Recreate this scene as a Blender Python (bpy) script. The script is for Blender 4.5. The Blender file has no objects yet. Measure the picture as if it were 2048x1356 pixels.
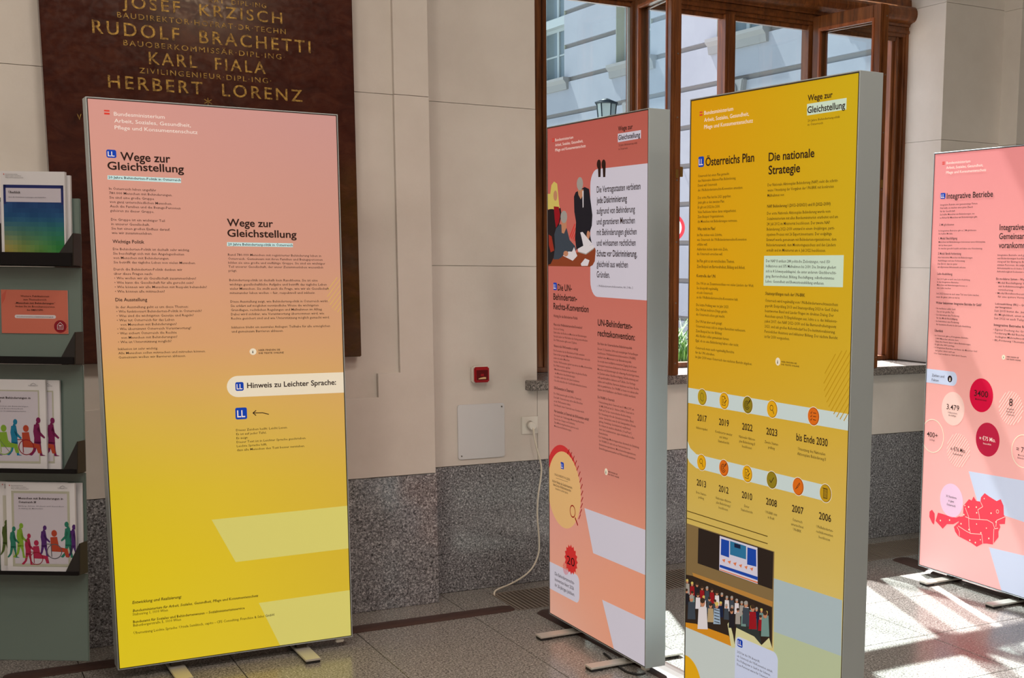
import bpy, bmesh, math, random
from math import radians as rad, sin, cos, pi
from mathutils import Matrix, Vector, noise

# ---------------------------------------------------------------- camera, world, lights, exposure
scene = bpy.context.scene
col = scene.collection
camd = bpy.data.cameras.new('camera')
cam = bpy.data.objects.new('camera', camd)
col.objects.link(cam)
scene.camera = cam
YAW, PITCH, ROLL = 0.55743, -0.14957, 0.01405
CR = Vector((0.849655, -0.52715603, 0.01388866))
CU = Vector((0.0668998, 0.13387684, 0.98873728))
CF = Vector((0.52307819, 0.83915643, -0.14901576))
cam.matrix_world = Matrix(((CR.x, CU.x, -CF.x, 0), (CR.y, CU.y, -CF.y, 0), (CR.z, CU.z, -CF.z, 1.5287), (0, 0, 0, 1)))
camd.sensor_fit = 'HORIZONTAL'
camd.sensor_width = 36.0
camd.lens = 2581.36 * 36.0 / 2048.0
camd.shift_x = (1024 - 1428.64) / 2048.0
camd.shift_y = (907.47 - 678) / 2048.0
camd.clip_end = 200

world = bpy.data.worlds.new('sky')
scene.world = world
world.use_nodes = True
bg = world.node_tree.nodes['Background']
bg.inputs[0].default_value = (0.62, 0.76, 1.0, 1)
bg.inputs[1].default_value = 1.1

def sun(name, d, strength, color, angle):
    l = bpy.data.lights.new(name, 'SUN')
    l.energy = strength; l.color = color; l.angle = rad(angle)
    o = bpy.data.objects.new(name, l); col.objects.link(o)
    o.rotation_euler = Vector(d).to_track_quat('-Z', 'Y').to_euler()
    o.location = (4, 9, 9)
    return o
R_ = 0.727
sun('sun', (-0.335, -1, -1 / R_), 27.0, (1.0, 0.97, 0.94), 0.6)
# sunlight thrown back into the hall by the windows of the court's sunny side
sun('sun_reflected_by_court_windows', (0.2, -1, -1 / R_), 9.5, (1.0, 0.96, 0.94), 1.0)

def area(name, loc, sx, sy, power, color):
    l = bpy.data.lights.new(name, 'AREA')
    l.shape = 'RECTANGLE'; l.size = sx; l.size_y = sy; l.energy = power; l.color = color
    o = bpy.data.objects.new(name, l); col.objects.link(o); o.location = loc
    return o
ADDED_LAMPS = [(-3.0, 1.8), (-0.4, 1.8), (2.0, 1.8), (-3.0, -1.4), (-0.4, -1.4), (2.0, -1.4), (3.4, -6.9)]  # unseen lamps added to fill the hall; the last for the plaque's warm reflection
for (lx, ly) in ADDED_LAMPS:
    far = ly < -5      # the far lamp burns dimmer and warmer
    area('added_hall_light', (lx, ly, 4.55), 0.9, 0.9, 26 if far else 50, (1.0, 0.66, 0.36) if far else (1.0, 0.90, 0.80))

vs = scene.view_settings
vs.view_transform = 'Standard'; vs.look = 'None'; vs.exposure = 0.0; vs.gamma = 1.0
vs.use_curve_mapping = False
scene.cycles.max_bounces = 8
scene.cycles.diffuse_bounces = 4
scene.cycles.glossy_bounces = 4
scene.cycles.transparent_max_bounces = 12
scene.cycles.sample_clamp_indirect = 6.0
scene.cycles.caustics_reflective = False
scene.cycles.caustics_refractive = False
scene.cycles.use_denoising = True

# ---------------------------------------------------------------- helpers
def s2l(c):
    c = c / 255.0
    return c / 12.92 if c <= 0.04045 else ((c + 0.055) / 1.055) ** 2.4
def rgb(r, g, b, a=1.0):
    return (s2l(r), s2l(g), s2l(b), a)

MAT = {}
def mat(name, c, rough=0.6, metal=0.0, spec=0.5, coat=0.0):
    m = bpy.data.materials.new(name); m.use_nodes = True
    b = m.node_tree.nodes['Principled BSDF']
    b.inputs['Base Color'].default_value = c
    b.inputs['Roughness'].default_value = rough
    b.inputs['Metallic'].default_value = metal
    b.inputs['Specular IOR Level'].default_value = spec
    b.inputs['Coat Weight'].default_value = coat
    MAT[name] = m
    return m
def nd(m, t, **k):
    n = m.node_tree.nodes.new(t)
    for a, v in k.items(): setattr(n, a, v)
    return n
def lk(m, a, b): m.node_tree.links.new(a, b)
def bsdf(m): return m.node_tree.nodes['Principled BSDF']
def coords(m, scale=(1, 1, 1)):
    tc = nd(m, 'ShaderNodeTexCoord'); mp = nd(m, 'ShaderNodeMapping')
    mp.inputs['Scale'].default_value = scale
    lk(m, tc.outputs['Object'], mp.inputs['Vector'])
    return mp.outputs['Vector']
def ramp(m, fac, stops):
    r = nd(m, 'ShaderNodeValToRGB')
    e = r.color_ramp.elements
    e[0].position, e[0].color = stops[0]
    e[1].position, e[1].color = stops[-1]
    for p_, c_ in stops[1:-1]:
        q = e.new(p_); q.color = c_
    lk(m, fac, r.inputs['Fac'])
    return r.outputs['Color']
def noise_tex(m, vec, scale, detail=4, rough=0.6, dist=0.0):
    n = nd(m, 'ShaderNodeTexNoise')
    n.inputs['Scale'].default_value = scale; n.inputs['Detail'].default_value = detail
    n.inputs['Roughness'].default_value = rough; n.inputs['Distortion'].default_value = dist
    lk(m, vec, n.inputs['Vector'])
    return n.outputs['Fac']
def bump(m, h, strength, dist=0.002):
    b = nd(m, 'ShaderNodeBump')
    b.inputs['Strength'].default_value = strength; b.inputs['Distance'].default_value = dist
    lk(m, h, b.inputs['Height']); lk(m, b.outputs['Normal'], bsdf(m).inputs['Normal'])

def granite(name, c0, c1, c2, rough, scale=150.0, spec=0.5):
    m = mat(name, c1, rough, spec=spec)
    v = coords(m)
    f = noise_tex(m, v, scale, 3, 0.75, 0.6)
    lk(m, ramp(m, f, [(0.38, c0), (0.47, c1), (0.53, c1), (0.63, c2)]), bsdf(m).inputs['Base Color'])
    return m
granite('granite_wall', rgb(52, 52, 55), rgb(120, 120, 124), rgb(196, 196, 200), 0.12, 135)
granite('granite_floor', rgb(60, 57, 54), rgb(136, 132, 127), rgb(190, 186, 180), 0.20, 140)
granite('granite_sill', rgb(50, 48, 47), rgb(120, 114, 110), rgb(170, 162, 156), 0.25, 150)

m = mat('plaster', rgb(214, 207, 200), 0.85)
v = coords(m)
f = noise_tex(m, v, 2.5, 6, 0.6)
lk(m, ramp(m, f, [(0.3, rgb(208, 200, 192)), (0.7, rgb(220, 213, 206))]), bsdf(m).inputs['Base Color'])
bump(m, noise_tex(m, v, 90, 4), 0.15)
mat('plaster_joint', rgb(170, 160, 150), 0.9)
mat('ceiling_paint', rgb(228, 222, 210), 0.9)

m = mat('red_marble', rgb(70, 38, 30), 0.22, spec=0.5)
v = coords(m, (1, 1, 1.8))
f = noise_tex(m, v, 9, 8, 0.7, 0.8)
lk(m, ramp(m, f, [(0.3, rgb(50, 24, 20)), (0.5, rgb(68, 34, 27)), (0.7, rgb(84, 46, 34))]), bsdf(m).inputs['Base Color'])
f2 = noise_tex(m, coords(m), 45, 5, 0.7)
mm = ramp(m, f2, [(0.4, (0.10, 0.10, 0.10, 1)), (0.62, (0.20, 0.20, 0.20, 1))])
lk(m, mm, bsdf(m).inputs['Roughness'])
m = mat('gilding', rgb(176, 138, 62), 0.45, 0.55)
f = noise_tex(m, coords(m), 70, 4, 0.7)
lk(m, ramp(m, f, [(0.38, rgb(92, 62, 32)), (0.6, rgb(192, 152, 72))]), bsdf(m).inputs['Base Color'])

def wood(name, a, b_, c_, rough=0.32):
    m = mat(name, b_, rough)
    v = coords(m, (14, 14, 0.9))
    f = noise_tex(m, v, 2.2, 6, 0.65, 1.2)
    lk(m, ramp(m, f, [(0.25, a), (0.5, b_), (0.75, c_)]), bsdf(m).inputs['Base Color'])
    bump(m, f, 0.12)
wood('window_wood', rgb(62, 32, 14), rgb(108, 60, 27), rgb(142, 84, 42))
wood('window_wood_lit', rgb(96, 46, 22), rgb(146, 78, 40), rgb(176, 102, 58))  # lighter copy for the sash beads, light on them put into the colour

mat('aluminium', rgb(178, 182, 182), 0.32, 0.75)
mat('profile_paint', rgb(196, 206, 210), 0.42, 0.5)
mat('profile_edge', rgb(60, 50, 44), 0.4, 0.4)
mat('foot_metal', rgb(206, 202, 194), 0.38, 0.35)
mat('foot_tip', rgb(30, 28, 28), 0.5)
mat('cable_cover', rgb(66, 44, 38), 0.45)
mat('white_plastic', rgb(226, 222, 214), 0.4)
mat('cable_white', rgb(222, 214, 198), 0.45)
mat('black_rubber', rgb(22, 22, 24), 0.5)
mat('grey_plate', rgb(214, 215, 218), 0.6)
mat('alarm_red', rgb(168, 22, 32), 0.35)
mat('alarm_dark', rgb(96, 10, 16), 0.3)
mat('label_cream', rgb(226, 190, 140), 0.5)
mat('screw', rgb(130, 126, 120), 0.4, 0.8)
mat('brass', rgb(190, 150, 84), 0.3, 0.9)
mat('grille_bar', rgb(150, 138, 128), 0.35, 0.3)
mat('grille_pit', rgb(26, 22, 20), 0.9)
mat('shelf_black', rgb(14, 11, 12), 0.5, spec=0.12)
mat('shelf_grey', rgb(30, 27, 26), 0.4, spec=0.25)
mat('paper_white', rgb(186, 184, 188), 0.6)
mat('lantern_metal', rgb(40, 50, 58), 0.5, 0.3)
mat('frosted', rgb(150, 160, 160), 0.6)
mat('sign_white', rgb(232, 232, 236), 0.5)
mat('sign_red', rgb(190, 30, 50), 0.5)
mat('planter', rgb(214, 198, 194), 0.8)
mat('soil', rgb(50, 40, 34), 0.9)
mat('pavement', rgb(150, 148, 146), 0.9)
mat('lamp_ring', rgb(200, 190, 170), 0.4, 0.6)
m = mat('lamp_glow', rgb(255, 236, 205), 0.5)
bsdf(m).inputs['Emission Color'].default_value = (1, 0.85, 0.68, 1)
bsdf(m).inputs['Emission Strength'].default_value = 5.0
m = mat('rack_panel', rgb(82, 97, 92), 0.16, spec=0.5, coat=0.3)
m = mat('facade', rgb(226, 228, 232), 0.9)
f = noise_tex(m, coords(m), 0.9, 6, 0.6)
lk(m, ramp(m, f, [(0.3, rgb(140, 144, 154)), (0.7, rgb(149, 153, 162))]), bsdf(m).inputs['Base Color'])
mat('facade_groove', rgb(122, 119, 118), 0.9)
mat('facade_trim', rgb(136, 136, 136), 0.85)
mat('facade_reveal', rgb(164, 166, 152), 0.85)
mat('facade_window', rgb(160, 168, 170), 0.6)
mat('facade_glass', rgb(100, 112, 118), 0.12, spec=0.6)
mat('curtain', rgb(170, 182, 184), 0.9)
m = mat('leaf', rgb(70, 120, 50), 0.6)
oi = nd(m, 'ShaderNodeTexNoise'); oi.inputs['Scale'].default_value = 9
lk(m, ramp(m, oi.outputs['Fac'], [(0.35, rgb(38, 82, 34)), (0.65, rgb(112, 158, 70))]), bsdf(m).inputs['Base Color'])

# window glass: clear sheet with a Fresnel mirror on it
m = bpy.data.materials.new('pane_glass'); m.use_nodes = True; MAT['pane_glass'] = m
nt = m.node_tree; nt.nodes.remove(bsdf(m))
out = nt.nodes['Material Output']
tr = nd(m, 'ShaderNodeBsdfTransparent'); tr.inputs[0].default_value = (0.86, 0.93, 0.93, 1)
gl = nd(m, 'ShaderNodeBsdfGlossy'); gl.inputs['Roughness'].default_value = 0.0
fr = nd(m, 'ShaderNodeFresnel'); fr.inputs[0].default_value = 1.5
mx = nd(m, 'ShaderNodeMixShader')
geo = nd(m, 'ShaderNodeNewGeometry'); mr = nd(m, 'ShaderNodeMapRange')
lk(m, geo.outputs['Backfacing'], mr.inputs['Value']); mr.inputs['To Min'].default_value = 1.5; mr.inputs['To Max'].default_value = 1 / 1.5
lk(m, mr.outputs[0], fr.inputs[0])
lk(m, fr.outputs[0], mx.inputs[0]); lk(m, tr.outputs[0], mx.inputs[1]); lk(m, gl.outputs[0], mx.inputs[2])
lk(m, mx.outputs[0], out.inputs['Surface'])

# printed colours come from the mesh's colour attribute (flat print)
def print_mat(name, glow, base):
    m = mat(name, (1, 1, 1, 1), 0.75, spec=0.25)
    at = nd(m, 'ShaderNodeAttribute'); at.attribute_name = 'Col'
    hs = nd(m, 'ShaderNodeMix', data_type='RGBA', blend_type='MULTIPLY')
    hs.inputs['Factor'].default_value = 1.0
    lk(m, at.outputs['Color'], hs.inputs[6]); hs.inputs[7].default_value = (base, base, base, 1)
    lk(m, hs.outputs[2], bsdf(m).inputs['Base Color'])
    if glow:
        lk(m, at.outputs['Color'], bsdf(m).inputs['Emission Color'])
        bsdf(m).inputs['Emission Strength'].default_value = glow
print_mat('backlit_print', 0.68, 0.45)      # textile stretched over a lit LED box
print_mat('backlit_print_low', 0.38, 0.95)
print_mat('paper_print', 0.0, 0.66)

COLORS = dict(ink=(44, 24, 18), white=(240, 224, 214), flag=(214, 60, 48), blue=(12, 62, 170), pale=(196, 226, 224),
    cream=(232, 220, 196), soft=(214, 178, 92), lemon=(216, 207, 112), paleblue=(204, 198, 210), red=(204, 52, 52),
    sand=(224, 178, 118), darkred=(150, 24, 22), scarlet=(205, 48, 46), black=(30, 10, 14), palegreen=(200, 218, 196),
    olive=(178, 148, 22), amber=(222, 164, 18), dolive=(142, 122, 24), orange=(214, 104, 20), gold=(188, 146, 22),
    paleblue2=(196, 210, 208), brown=(92, 70, 20), sky=(196, 204, 228), bluegrey=(166, 182, 186), greengrey=(178, 188, 152),
    blush=(238, 196, 186), crimson=(206, 0, 56), wine=(184, 26, 62), lilac=(228, 190, 216), mapred=(228, 66, 84), gilt=(190, 150, 70),
    sky2=(192, 200, 196),
    ph_table=(136, 62, 34), ph_dark=(32, 24, 26), ph_blonde=(206, 184, 96), ph_skin=(188, 128, 96), ph_red=(146, 16, 28),
    ph_red2=(150, 46, 30), ph_slate=(58, 66, 76), ph_grey=(158, 150, 142), ph_white=(216, 208, 210), ph_black=(28, 26, 34),
    ph_beige=(128, 104, 66), ph_stage=(40, 30, 26), ph_screenw=(206, 200, 214), ph_blue=(20, 66, 160), ph_teal=(40, 110, 150),
    ph_navy=(18, 30, 60), ph_orange=(216, 120, 76), ph_ledge=(178, 126, 58), ph_crowddark=(44, 32, 26), ph_floor=(206, 136, 30),
    ph_cream=(206, 200, 150), ph_table2=(44, 50, 48), ph_teal2=(110, 140, 134), ph_sand=(176, 150, 110), ph_hair=(60, 42, 32),
    ph_stripe=(150, 170, 190),
    b_navy=(30, 40, 104), b_txt=(92, 92, 100), b_sil1=(120, 130, 30), b_blue=(20, 120, 160), b_rust=(176, 66, 40), b_plum=(120, 20, 80),
    b_violet=(78, 34, 110), b_green=(128, 168, 50), b_teal=(40, 120, 100), b_rose=(170, 34, 74), b_darkgreen=(78, 96, 40),
    b_card=(206, 112, 92), b_cardred=(140, 14, 34), b_cardline=(190, 50, 46), b_pale=(222, 214, 220), b_face=(200, 198, 186), b_frame=(184, 184, 166))
def C_(n):
    return rgb(*COLORS[n]) if isinstance(n, str) else n

def link(o, parent=None):
    col.objects.link(o)
    if parent is not None: o.parent = parent
    return o
def tag(o, label=None, cat=None, group=None, kind=None):
    if label: o['label'] = label
    if cat: o['category'] = cat
    if group: o['group'] = group
    if kind: o['kind'] = kind
    return o
def empty(name, loc=(0, 0, 0), rz=0.0, parent=None):
    o = bpy.data.objects.new(name, None); link(o, parent)
    o.location = loc; o.rotation_euler = (0, 0, rz); o.empty_display_size = 0.05
    return o

class MB:
    """collects boxes, prisms, tubes; build() links them as ONE mesh object"""
    def __init__(s): s.v = []; s.f = []; s.m = []; s.smooth = []
    def add(s, verts, faces, mi=0, sm=False):
        n = len(s.v); s.v += [tuple(v) for v in verts]
        for f in faces: s.f.append([n + i for i in f]); s.m.append(mi); s.smooth.append(sm)
        return s
    def box(s, x0, y0, z0, x1, y1, z1, mi=0, M=None, ch=0.0):
        if ch > 0:
            # box with chamfered front (-y) edges
            v = [(x0, y1, z0), (x1, y1, z0), (x1, y1, z1), (x0, y1, z1),
                 (x0, y0 + ch, z0), (x1, y0 + ch, z0), (x1, y0 + ch, z1), (x0, y0 + ch, z1),
                 (x0 + ch, y0, z0 + ch), (x1 - ch, y0, z0 + ch), (x1 - ch, y0, z1 - ch), (x0 + ch, y0, z1 - ch)]
            f = [(0, 3, 2, 1), (8, 9, 10, 11), (4, 5, 9, 8), (5, 6, 10, 9), (6, 7, 11, 10), (7, 4, 8, 11),
                 (0, 1, 5, 4), (1, 2, 6, 5), (2, 3, 7, 6), (3, 0, 4, 7)]
        else:
            v = [(x0, y0, z0), (x1, y0, z0), (x1, y1, z0), (x0, y1, z0), (x0, y0, z1), (x1, y0, z1), (x1, y1, z1), (x0, y1, z1)]
            f = [(0, 3, 2, 1), (4, 5, 6, 7), (0, 1, 5, 4), (1, 2, 6, 5), (2, 3, 7, 6), (3, 0, 4, 7)]
        if M is not None: v = [tuple(M @ Vector(q)) for q in v]
        return s.add(v, f, mi)
    def prism(s, pts, axis, a, b, mi=0, M=None, sm=False):
        """pts: 2-D outline; extruded along axis (0,1,2) from a to b"""
        def P(p, t):
            q = [0, 0, 0]; r = [i for i in range(3) if i != axis]
            q[r[0]] = p[0]; q[r[1]] = p[1]; q[axis] = t
            q = Vector(q)
            return tuple(M @ q) if M is not None else tuple(q)
        n = len(pts)
        v = [P(p, a) for p in pts] + [P(p, b) for p in pts]
        s.add(v, [tuple(range(n))[::-1], tuple(range(n, 2 * n))], mi)
        base = len(s.v) - 2 * n
        for i in range(n):
            j = (i + 1) % n
            s.f.append([base + i, base + j, base + n + j, base + n + i]); s.m.append(mi); s.smooth.append(sm)
        return s
    def tube(s, path, r, seg=8, mi=0, cap=True):
        path = [Vector(q) for q in path]; n0 = len(s.v); k = len(path)
        up = Vector((0.123, 0.456, 0.88)).normalized()
        for i, q in enumerate(path):
            t = (path[min(i + 1, k - 1)] - path[max(i - 1, 0)]).normalized()
            a = t.cross(up).normalized(); b = t.cross(a)
            rr = r[i] if isinstance(r, (list, tuple)) else r
            for j in range(seg):
                w = 2 * pi * j / seg
                s.v.append(tuple(q + a * rr * cos(w) + b * rr * sin(w)))
        for i in range(k - 1):
            for j in range(seg):
                j2 = (j + 1) % seg
                s.f.append([n0 + i * seg + j, n0 + i * seg + j2, n0 + (i + 1) * seg + j2, n0 + (i + 1) * seg + j]); s.m.append(mi); s.smooth.append(True)
        if cap:
            s.f.append([n0 + j for j in range(seg)]); s.m.append(mi); s.smooth.append(False)
            s.f.append([n0 + (k - 1) * seg + j for j in range(seg)][::-1]); s.m.append(mi); s.smooth.append(False)
        return s
    def cyl(s, c, r, axis, a, b, seg=24, mi=0, r2=None):
        q = [(c[0] + r * cos(2 * pi * i / seg), c[1] + r * sin(2 * pi * i / seg)) for i in range(seg)]
        if r2 is None: return s.prism(q, axis, a, b, mi, sm=True)
        q2 = [(c[0] + r2 * cos(2 * pi * i / seg), c[1] + r2 * sin(2 * pi * i / seg)) for i in range(seg)]
        def P(p, t):
            o = [0, 0, 0]; rr = [i for i in range(3) if i != axis]; o[rr[0]] = p[0]; o[rr[1]] = p[1]; o[axis] = t; return tuple(o)
        v = [P(p, a) for p in q] + [P(p, b) for p in q2]
        s.add(v, [tuple(range(seg))[::-1], tuple(range(seg, 2 * seg))] , mi)
        base = len(s.v) - 2 * seg
        for i in range(seg):
            j = (i + 1) % seg
            s.f.append([base + i, base + j, base + seg + j, base + seg + i]); s.m.append(mi); s.smooth.append(True)
        return s
    def build(s, name, mats, parent=None, bevel=0.0, bseg=2):
        me = bpy.data.meshes.new(name)
        me.from_pydata(s.v, [], s.f)
        if not isinstance(mats, (list, tuple)): mats = [mats]
        for q in mats: me.materials.append(MAT[q])
        me.polygons.foreach_set('material_index', s.m)
        me.polygons.foreach_set('use_smooth', s.smooth)
        bm = bmesh.new(); bm.from_mesh(me)
        bmesh.ops.recalc_face_normals(bm, faces=bm.faces)
        if bevel > 0:
            ed = [e for e in bm.edges if len(e.link_faces) == 2 and e.calc_face_angle(0) > 0.6]
            bmesh.ops.bevel(bm, geom=ed, offset=bevel, segments=bseg, affect='EDGES', clamp_overlap=True)
        bm.to_mesh(me); bm.free()
        o = bpy.data.objects.new(name, me)
        return link(o, parent)

# ---------------------------------------------------------------- print: flat artwork in millimetres (x right, y down)
_tc = {}
def text_tris(body, bold, res, sp=1.0):
    key = (body, round(bold, 2), res, sp)
    if key in _tc: return _tc[key]
    cu = bpy.data.curves.new('t', 'FONT'); cu.body = body; cu.size = 1.0
    cu.offset = (0.017 if res == 4 and bold > .5 and sp == 1.0 else 0.012) * bold; cu.resolution_u = res; cu.space_character = sp; cu.fill_mode = 'FRONT'
    o = bpy.data.objects.new('t', cu); col.objects.link(o)
    me = bpy.data.meshes.new_from_object(o)
    v = [(q.co.x, q.co.y) for q in me.vertices]; f = [tuple(p.vertices) for p in me.polygons]
    bpy.data.objects.remove(o); bpy.data.curves.remove(cu); bpy.data.meshes.remove(me)
    _tc[key] = (v, f)
    return _tc[key]

class Art:
    """flat print: polygons in mm with colours; layer lifts each a fraction of a millimetre"""
    def __init__(s, w, h): s.w = w; s.h = h; s.v = []; s.f = []; s.c = []; s.tv = {}; s.step = 0.00006
    def poly(s, pts, c, lay=1):
        pts = [(min(max(x, 0), s.w), min(max(y, 0), s.h)) for x, y in pts]
        n = len(s.v)
        s.v += [(x / 1000, -s.step * lay - 0.0004, -y / 1000) for x, y in pts]
        s.f.append(tuple(range(n, n + len(pts)))); s.c.append(C_(c))
    def ring(s, cx, cy, r, w, c, lay, a0=0, a1=360, n=40):
        for i in range(n):
            t0 = rad(a0 + (a1 - a0) * i / n); t1 = rad(a0 + (a1 - a0) * (i + 1) / n)
            p = [(cx + q * cos(t), cy + q * sin(t)) for q, t in ((r, t0), (r, t1), (r - w, t1), (r - w, t0))]
            if max(x for x, y in p) > 0 and min(x for x, y in p) < s.w: s.poly(p, c, lay)
    def disc(s, cx, cy, r, c, lay, n=40, ry=None):
        ry = ry or r
        s.poly([(cx + r * cos(2 * pi * i / n), cy + ry * sin(2 * pi * i / n)) for i in range(n)], c, lay)
    def rrect(s, x0, y0, x1, y1, r, c, lay, right=True, left=True):
        p = []
        for (cx, cy, a, on) in ((x1 - r, y0 + r, -90, right), (x1 - r, y1 - r, 0, right), (x0 + r, y1 - r, 90, left), (x0 + r, y0 + r, 180, left)):
            if on and r > 0:
                for k in range(7): t = rad(a + 15 * k); p.append((cx + r * cos(t), cy + r * sin(t)))
            else:
                p.append((x1 if a in (-90, 0) else x0, y0 if a in (-90, 180) else y1))
        s.poly(p, c, lay)
    def line(s, pts, w, c, lay):
        for (x0, y0), (x1, y1) in zip(pts, pts[1:]):
            d = math.hypot(x1 - x0, y1 - y0) or 1; nx, ny = -(y1 - y0) / d * w / 2, (x1 - x0) / d * w / 2
            s.poly([(x0 + nx, y0 + ny), (x1 + nx, y1 + ny), (x1 - nx, y1 - ny), (x0 - nx, y0 - ny)], c, lay)
    def hatch(s, cx, cy, r, step, w, c, lay, ang=-52):
        a = rad(ang); dx, dy = cos(a), sin(a); nx, ny = -dy, dx
        k = -r + step / 2
        while k < r:
            h = math.sqrt(max(r * r - k * k, 0))
            x0, y0 = cx + nx * k - dx * h, cy + ny * k - dy * h; x1, y1 = cx + nx * k + dx * h, cy + ny * k + dy * h
            for _ in (0,):   # clip on the right edge of the print
                if x0 > s.w and x1 > s.w: break
                if x1 > s.w: t = (s.w - x0) / (x1 - x0); x1 = s.w; y1 = y0 + t * (y1 - y0)
                if x0 > s.w: t = (s.w - x1) / (x0 - x1); x0 = s.w; y0 = y1 + t * (y0 - y1)
                s.line([(x0, y0), (x1, y1)], w, c, lay)
            k += step
    def text(s, x, y, lh, size, w, li, colr, bold, al, it, lines):
        res = 4 if size > 22 else (2 if size > 15 else 1)
        bold = min(bold, .15) if size < 15 and bold < .9 else bold
        geo = [text_tris(l.lstrip('*'), max(bold, 1.0) if l.startswith('*') else bold, res, 1.28 if colr == 'gilt' else 1.0) for l in lines]
        def wid(g): return (max(p[0] for p in g[0]) - min(p[0] for p in g[0])) if g[0] else 1
        sx = size
        if w > 0: sx = w / wid(geo[li])
        elif al == 'c': sx = size * 0.92
        V, F = s.tv.setdefault(colr, ([], []))
        for i, g in enumerate(geo):
            if not g[0]: continue
            mn = min(p[0] for p in g[0])
            if lines[i].lstrip('*').startswith(' '): mn = 0
            ox = x if al == 'l' else x - wid(g) * sx / 2
            n = len(V)
            for px, py in g[0]:
                X = ox + (px - mn + (py * 0.2 if it else 0)) * sx; Y = y + i * lh - py * size
                V.append((X / 1000, -0.0018, -Y / 1000))
            for f in g[1]:
                if all(0 <= V[n + q][0] * 1000 <= s.w and 0 <= -V[n + q][2] * 1000 <= s.h for q in f): F.append(tuple(n + q for q in f))
    def build(s, parent, M, material, offz):
        def mk(name, V, F, cols):
            me = bpy.data.meshes.new(name); me.from_pydata([(x, y, z + offz) for x, y, z in V], [], F)
            me.materials.append(MAT[material])
            ca = me.color_attributes.new('Col', 'FLOAT_COLOR', 'CORNER')
            buf = []
            for fc, c in zip(F, cols): buf += list(c) * len(fc)
            ca.data.foreach_set('color', buf)
            o = bpy.data.objects.new(name, me); link(o, parent); o['kind'] = 'stuff'
            return o
        if s.f: mk('printed_graphics', s.v, s.f, s.c)
        for cn, (V, F) in s.tv.items():
            if F: mk('lettering' if cn != 'white' else 'white_lettering', V, F, [C_(cn)] * len(F))

def icon(A, k, x, y):
    c = 'ink'; L = lambda p, w=1.8: A.line([(x + a, y + b) for a, b in p], w, c, 5)
    if k == 'lens': A.ring(x - 2, y - 4, 9, 2, c, 5, n=20); L([(4, 3), (11, 14)], 2.4)
    elif k == 'target':
        A.ring(x - 2, y + 1, 14, 2, c, 5, 20, 330, 20); A.ring(x - 2, y + 1, 8.5, 2, c, 5, 10, 320, 16); A.disc(x - 2, y + 1, 2.2, c, 5, 10)
        L([(-2, 1), (12, -13)]); A.poly([(x + 8, y - 8), (x + 9, y - 15), (x + 15, y - 18), (x + 14, y - 11)], c, 5)
    elif k == 'doc':
        L([(-11, -14), (3, -14), (9, -8)]); L([(-11, -15), (-11, 15)]); L([(-11, 14), (8, 14)]); L([(8, 15), (8, 8)]); L([(3, -14), (3, -7), (9, -7)])
        for q in (-3, 2, 7): L([(-7, q), (0, q)]); 
        A.line([(x + 3, y + 8), (x + 14, y - 4)], 3.4, c, 5)
    elif k == 'check': L([(-10, 1), (-3, 9), (11, -9)], 2.6)
    elif k == 'pen': L([(-11, 10), (-6, 4)], 2.4); A.line([(x - 5, y + 4), (x + 9, y - 11)], 5.5, c, 5); A.line([(x - 3.5, y + 2.5), (x + 8, y - 9.5)], 2.2, 'orange', 6)
    elif k == 'list':
        for q in (-10, 0, 10): L([(-13, q), (-10, q + 3), (-6, q - 4)]); L([(-1, q), (13, q)])
    elif k == 'scroll':
        for q in range(-12, 15, 4): L([(-7, q), (8, q)], 1.4)
        L([(-8, -13), (-8, 16)]); L([(9, -14), (9, 15)]); L([(-13, -14), (9, -14)]); L([(-8, 15), (9, 15)])
    elif k == 'map': L([(-8, -9), (-2, -14), (5, -11), (9, -4), (6, 3), (8, 10), (2, 14), (-4, 10), (-9, 8), (-7, 1), (-10, -4), (-8, -9)], 1.6)

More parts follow.
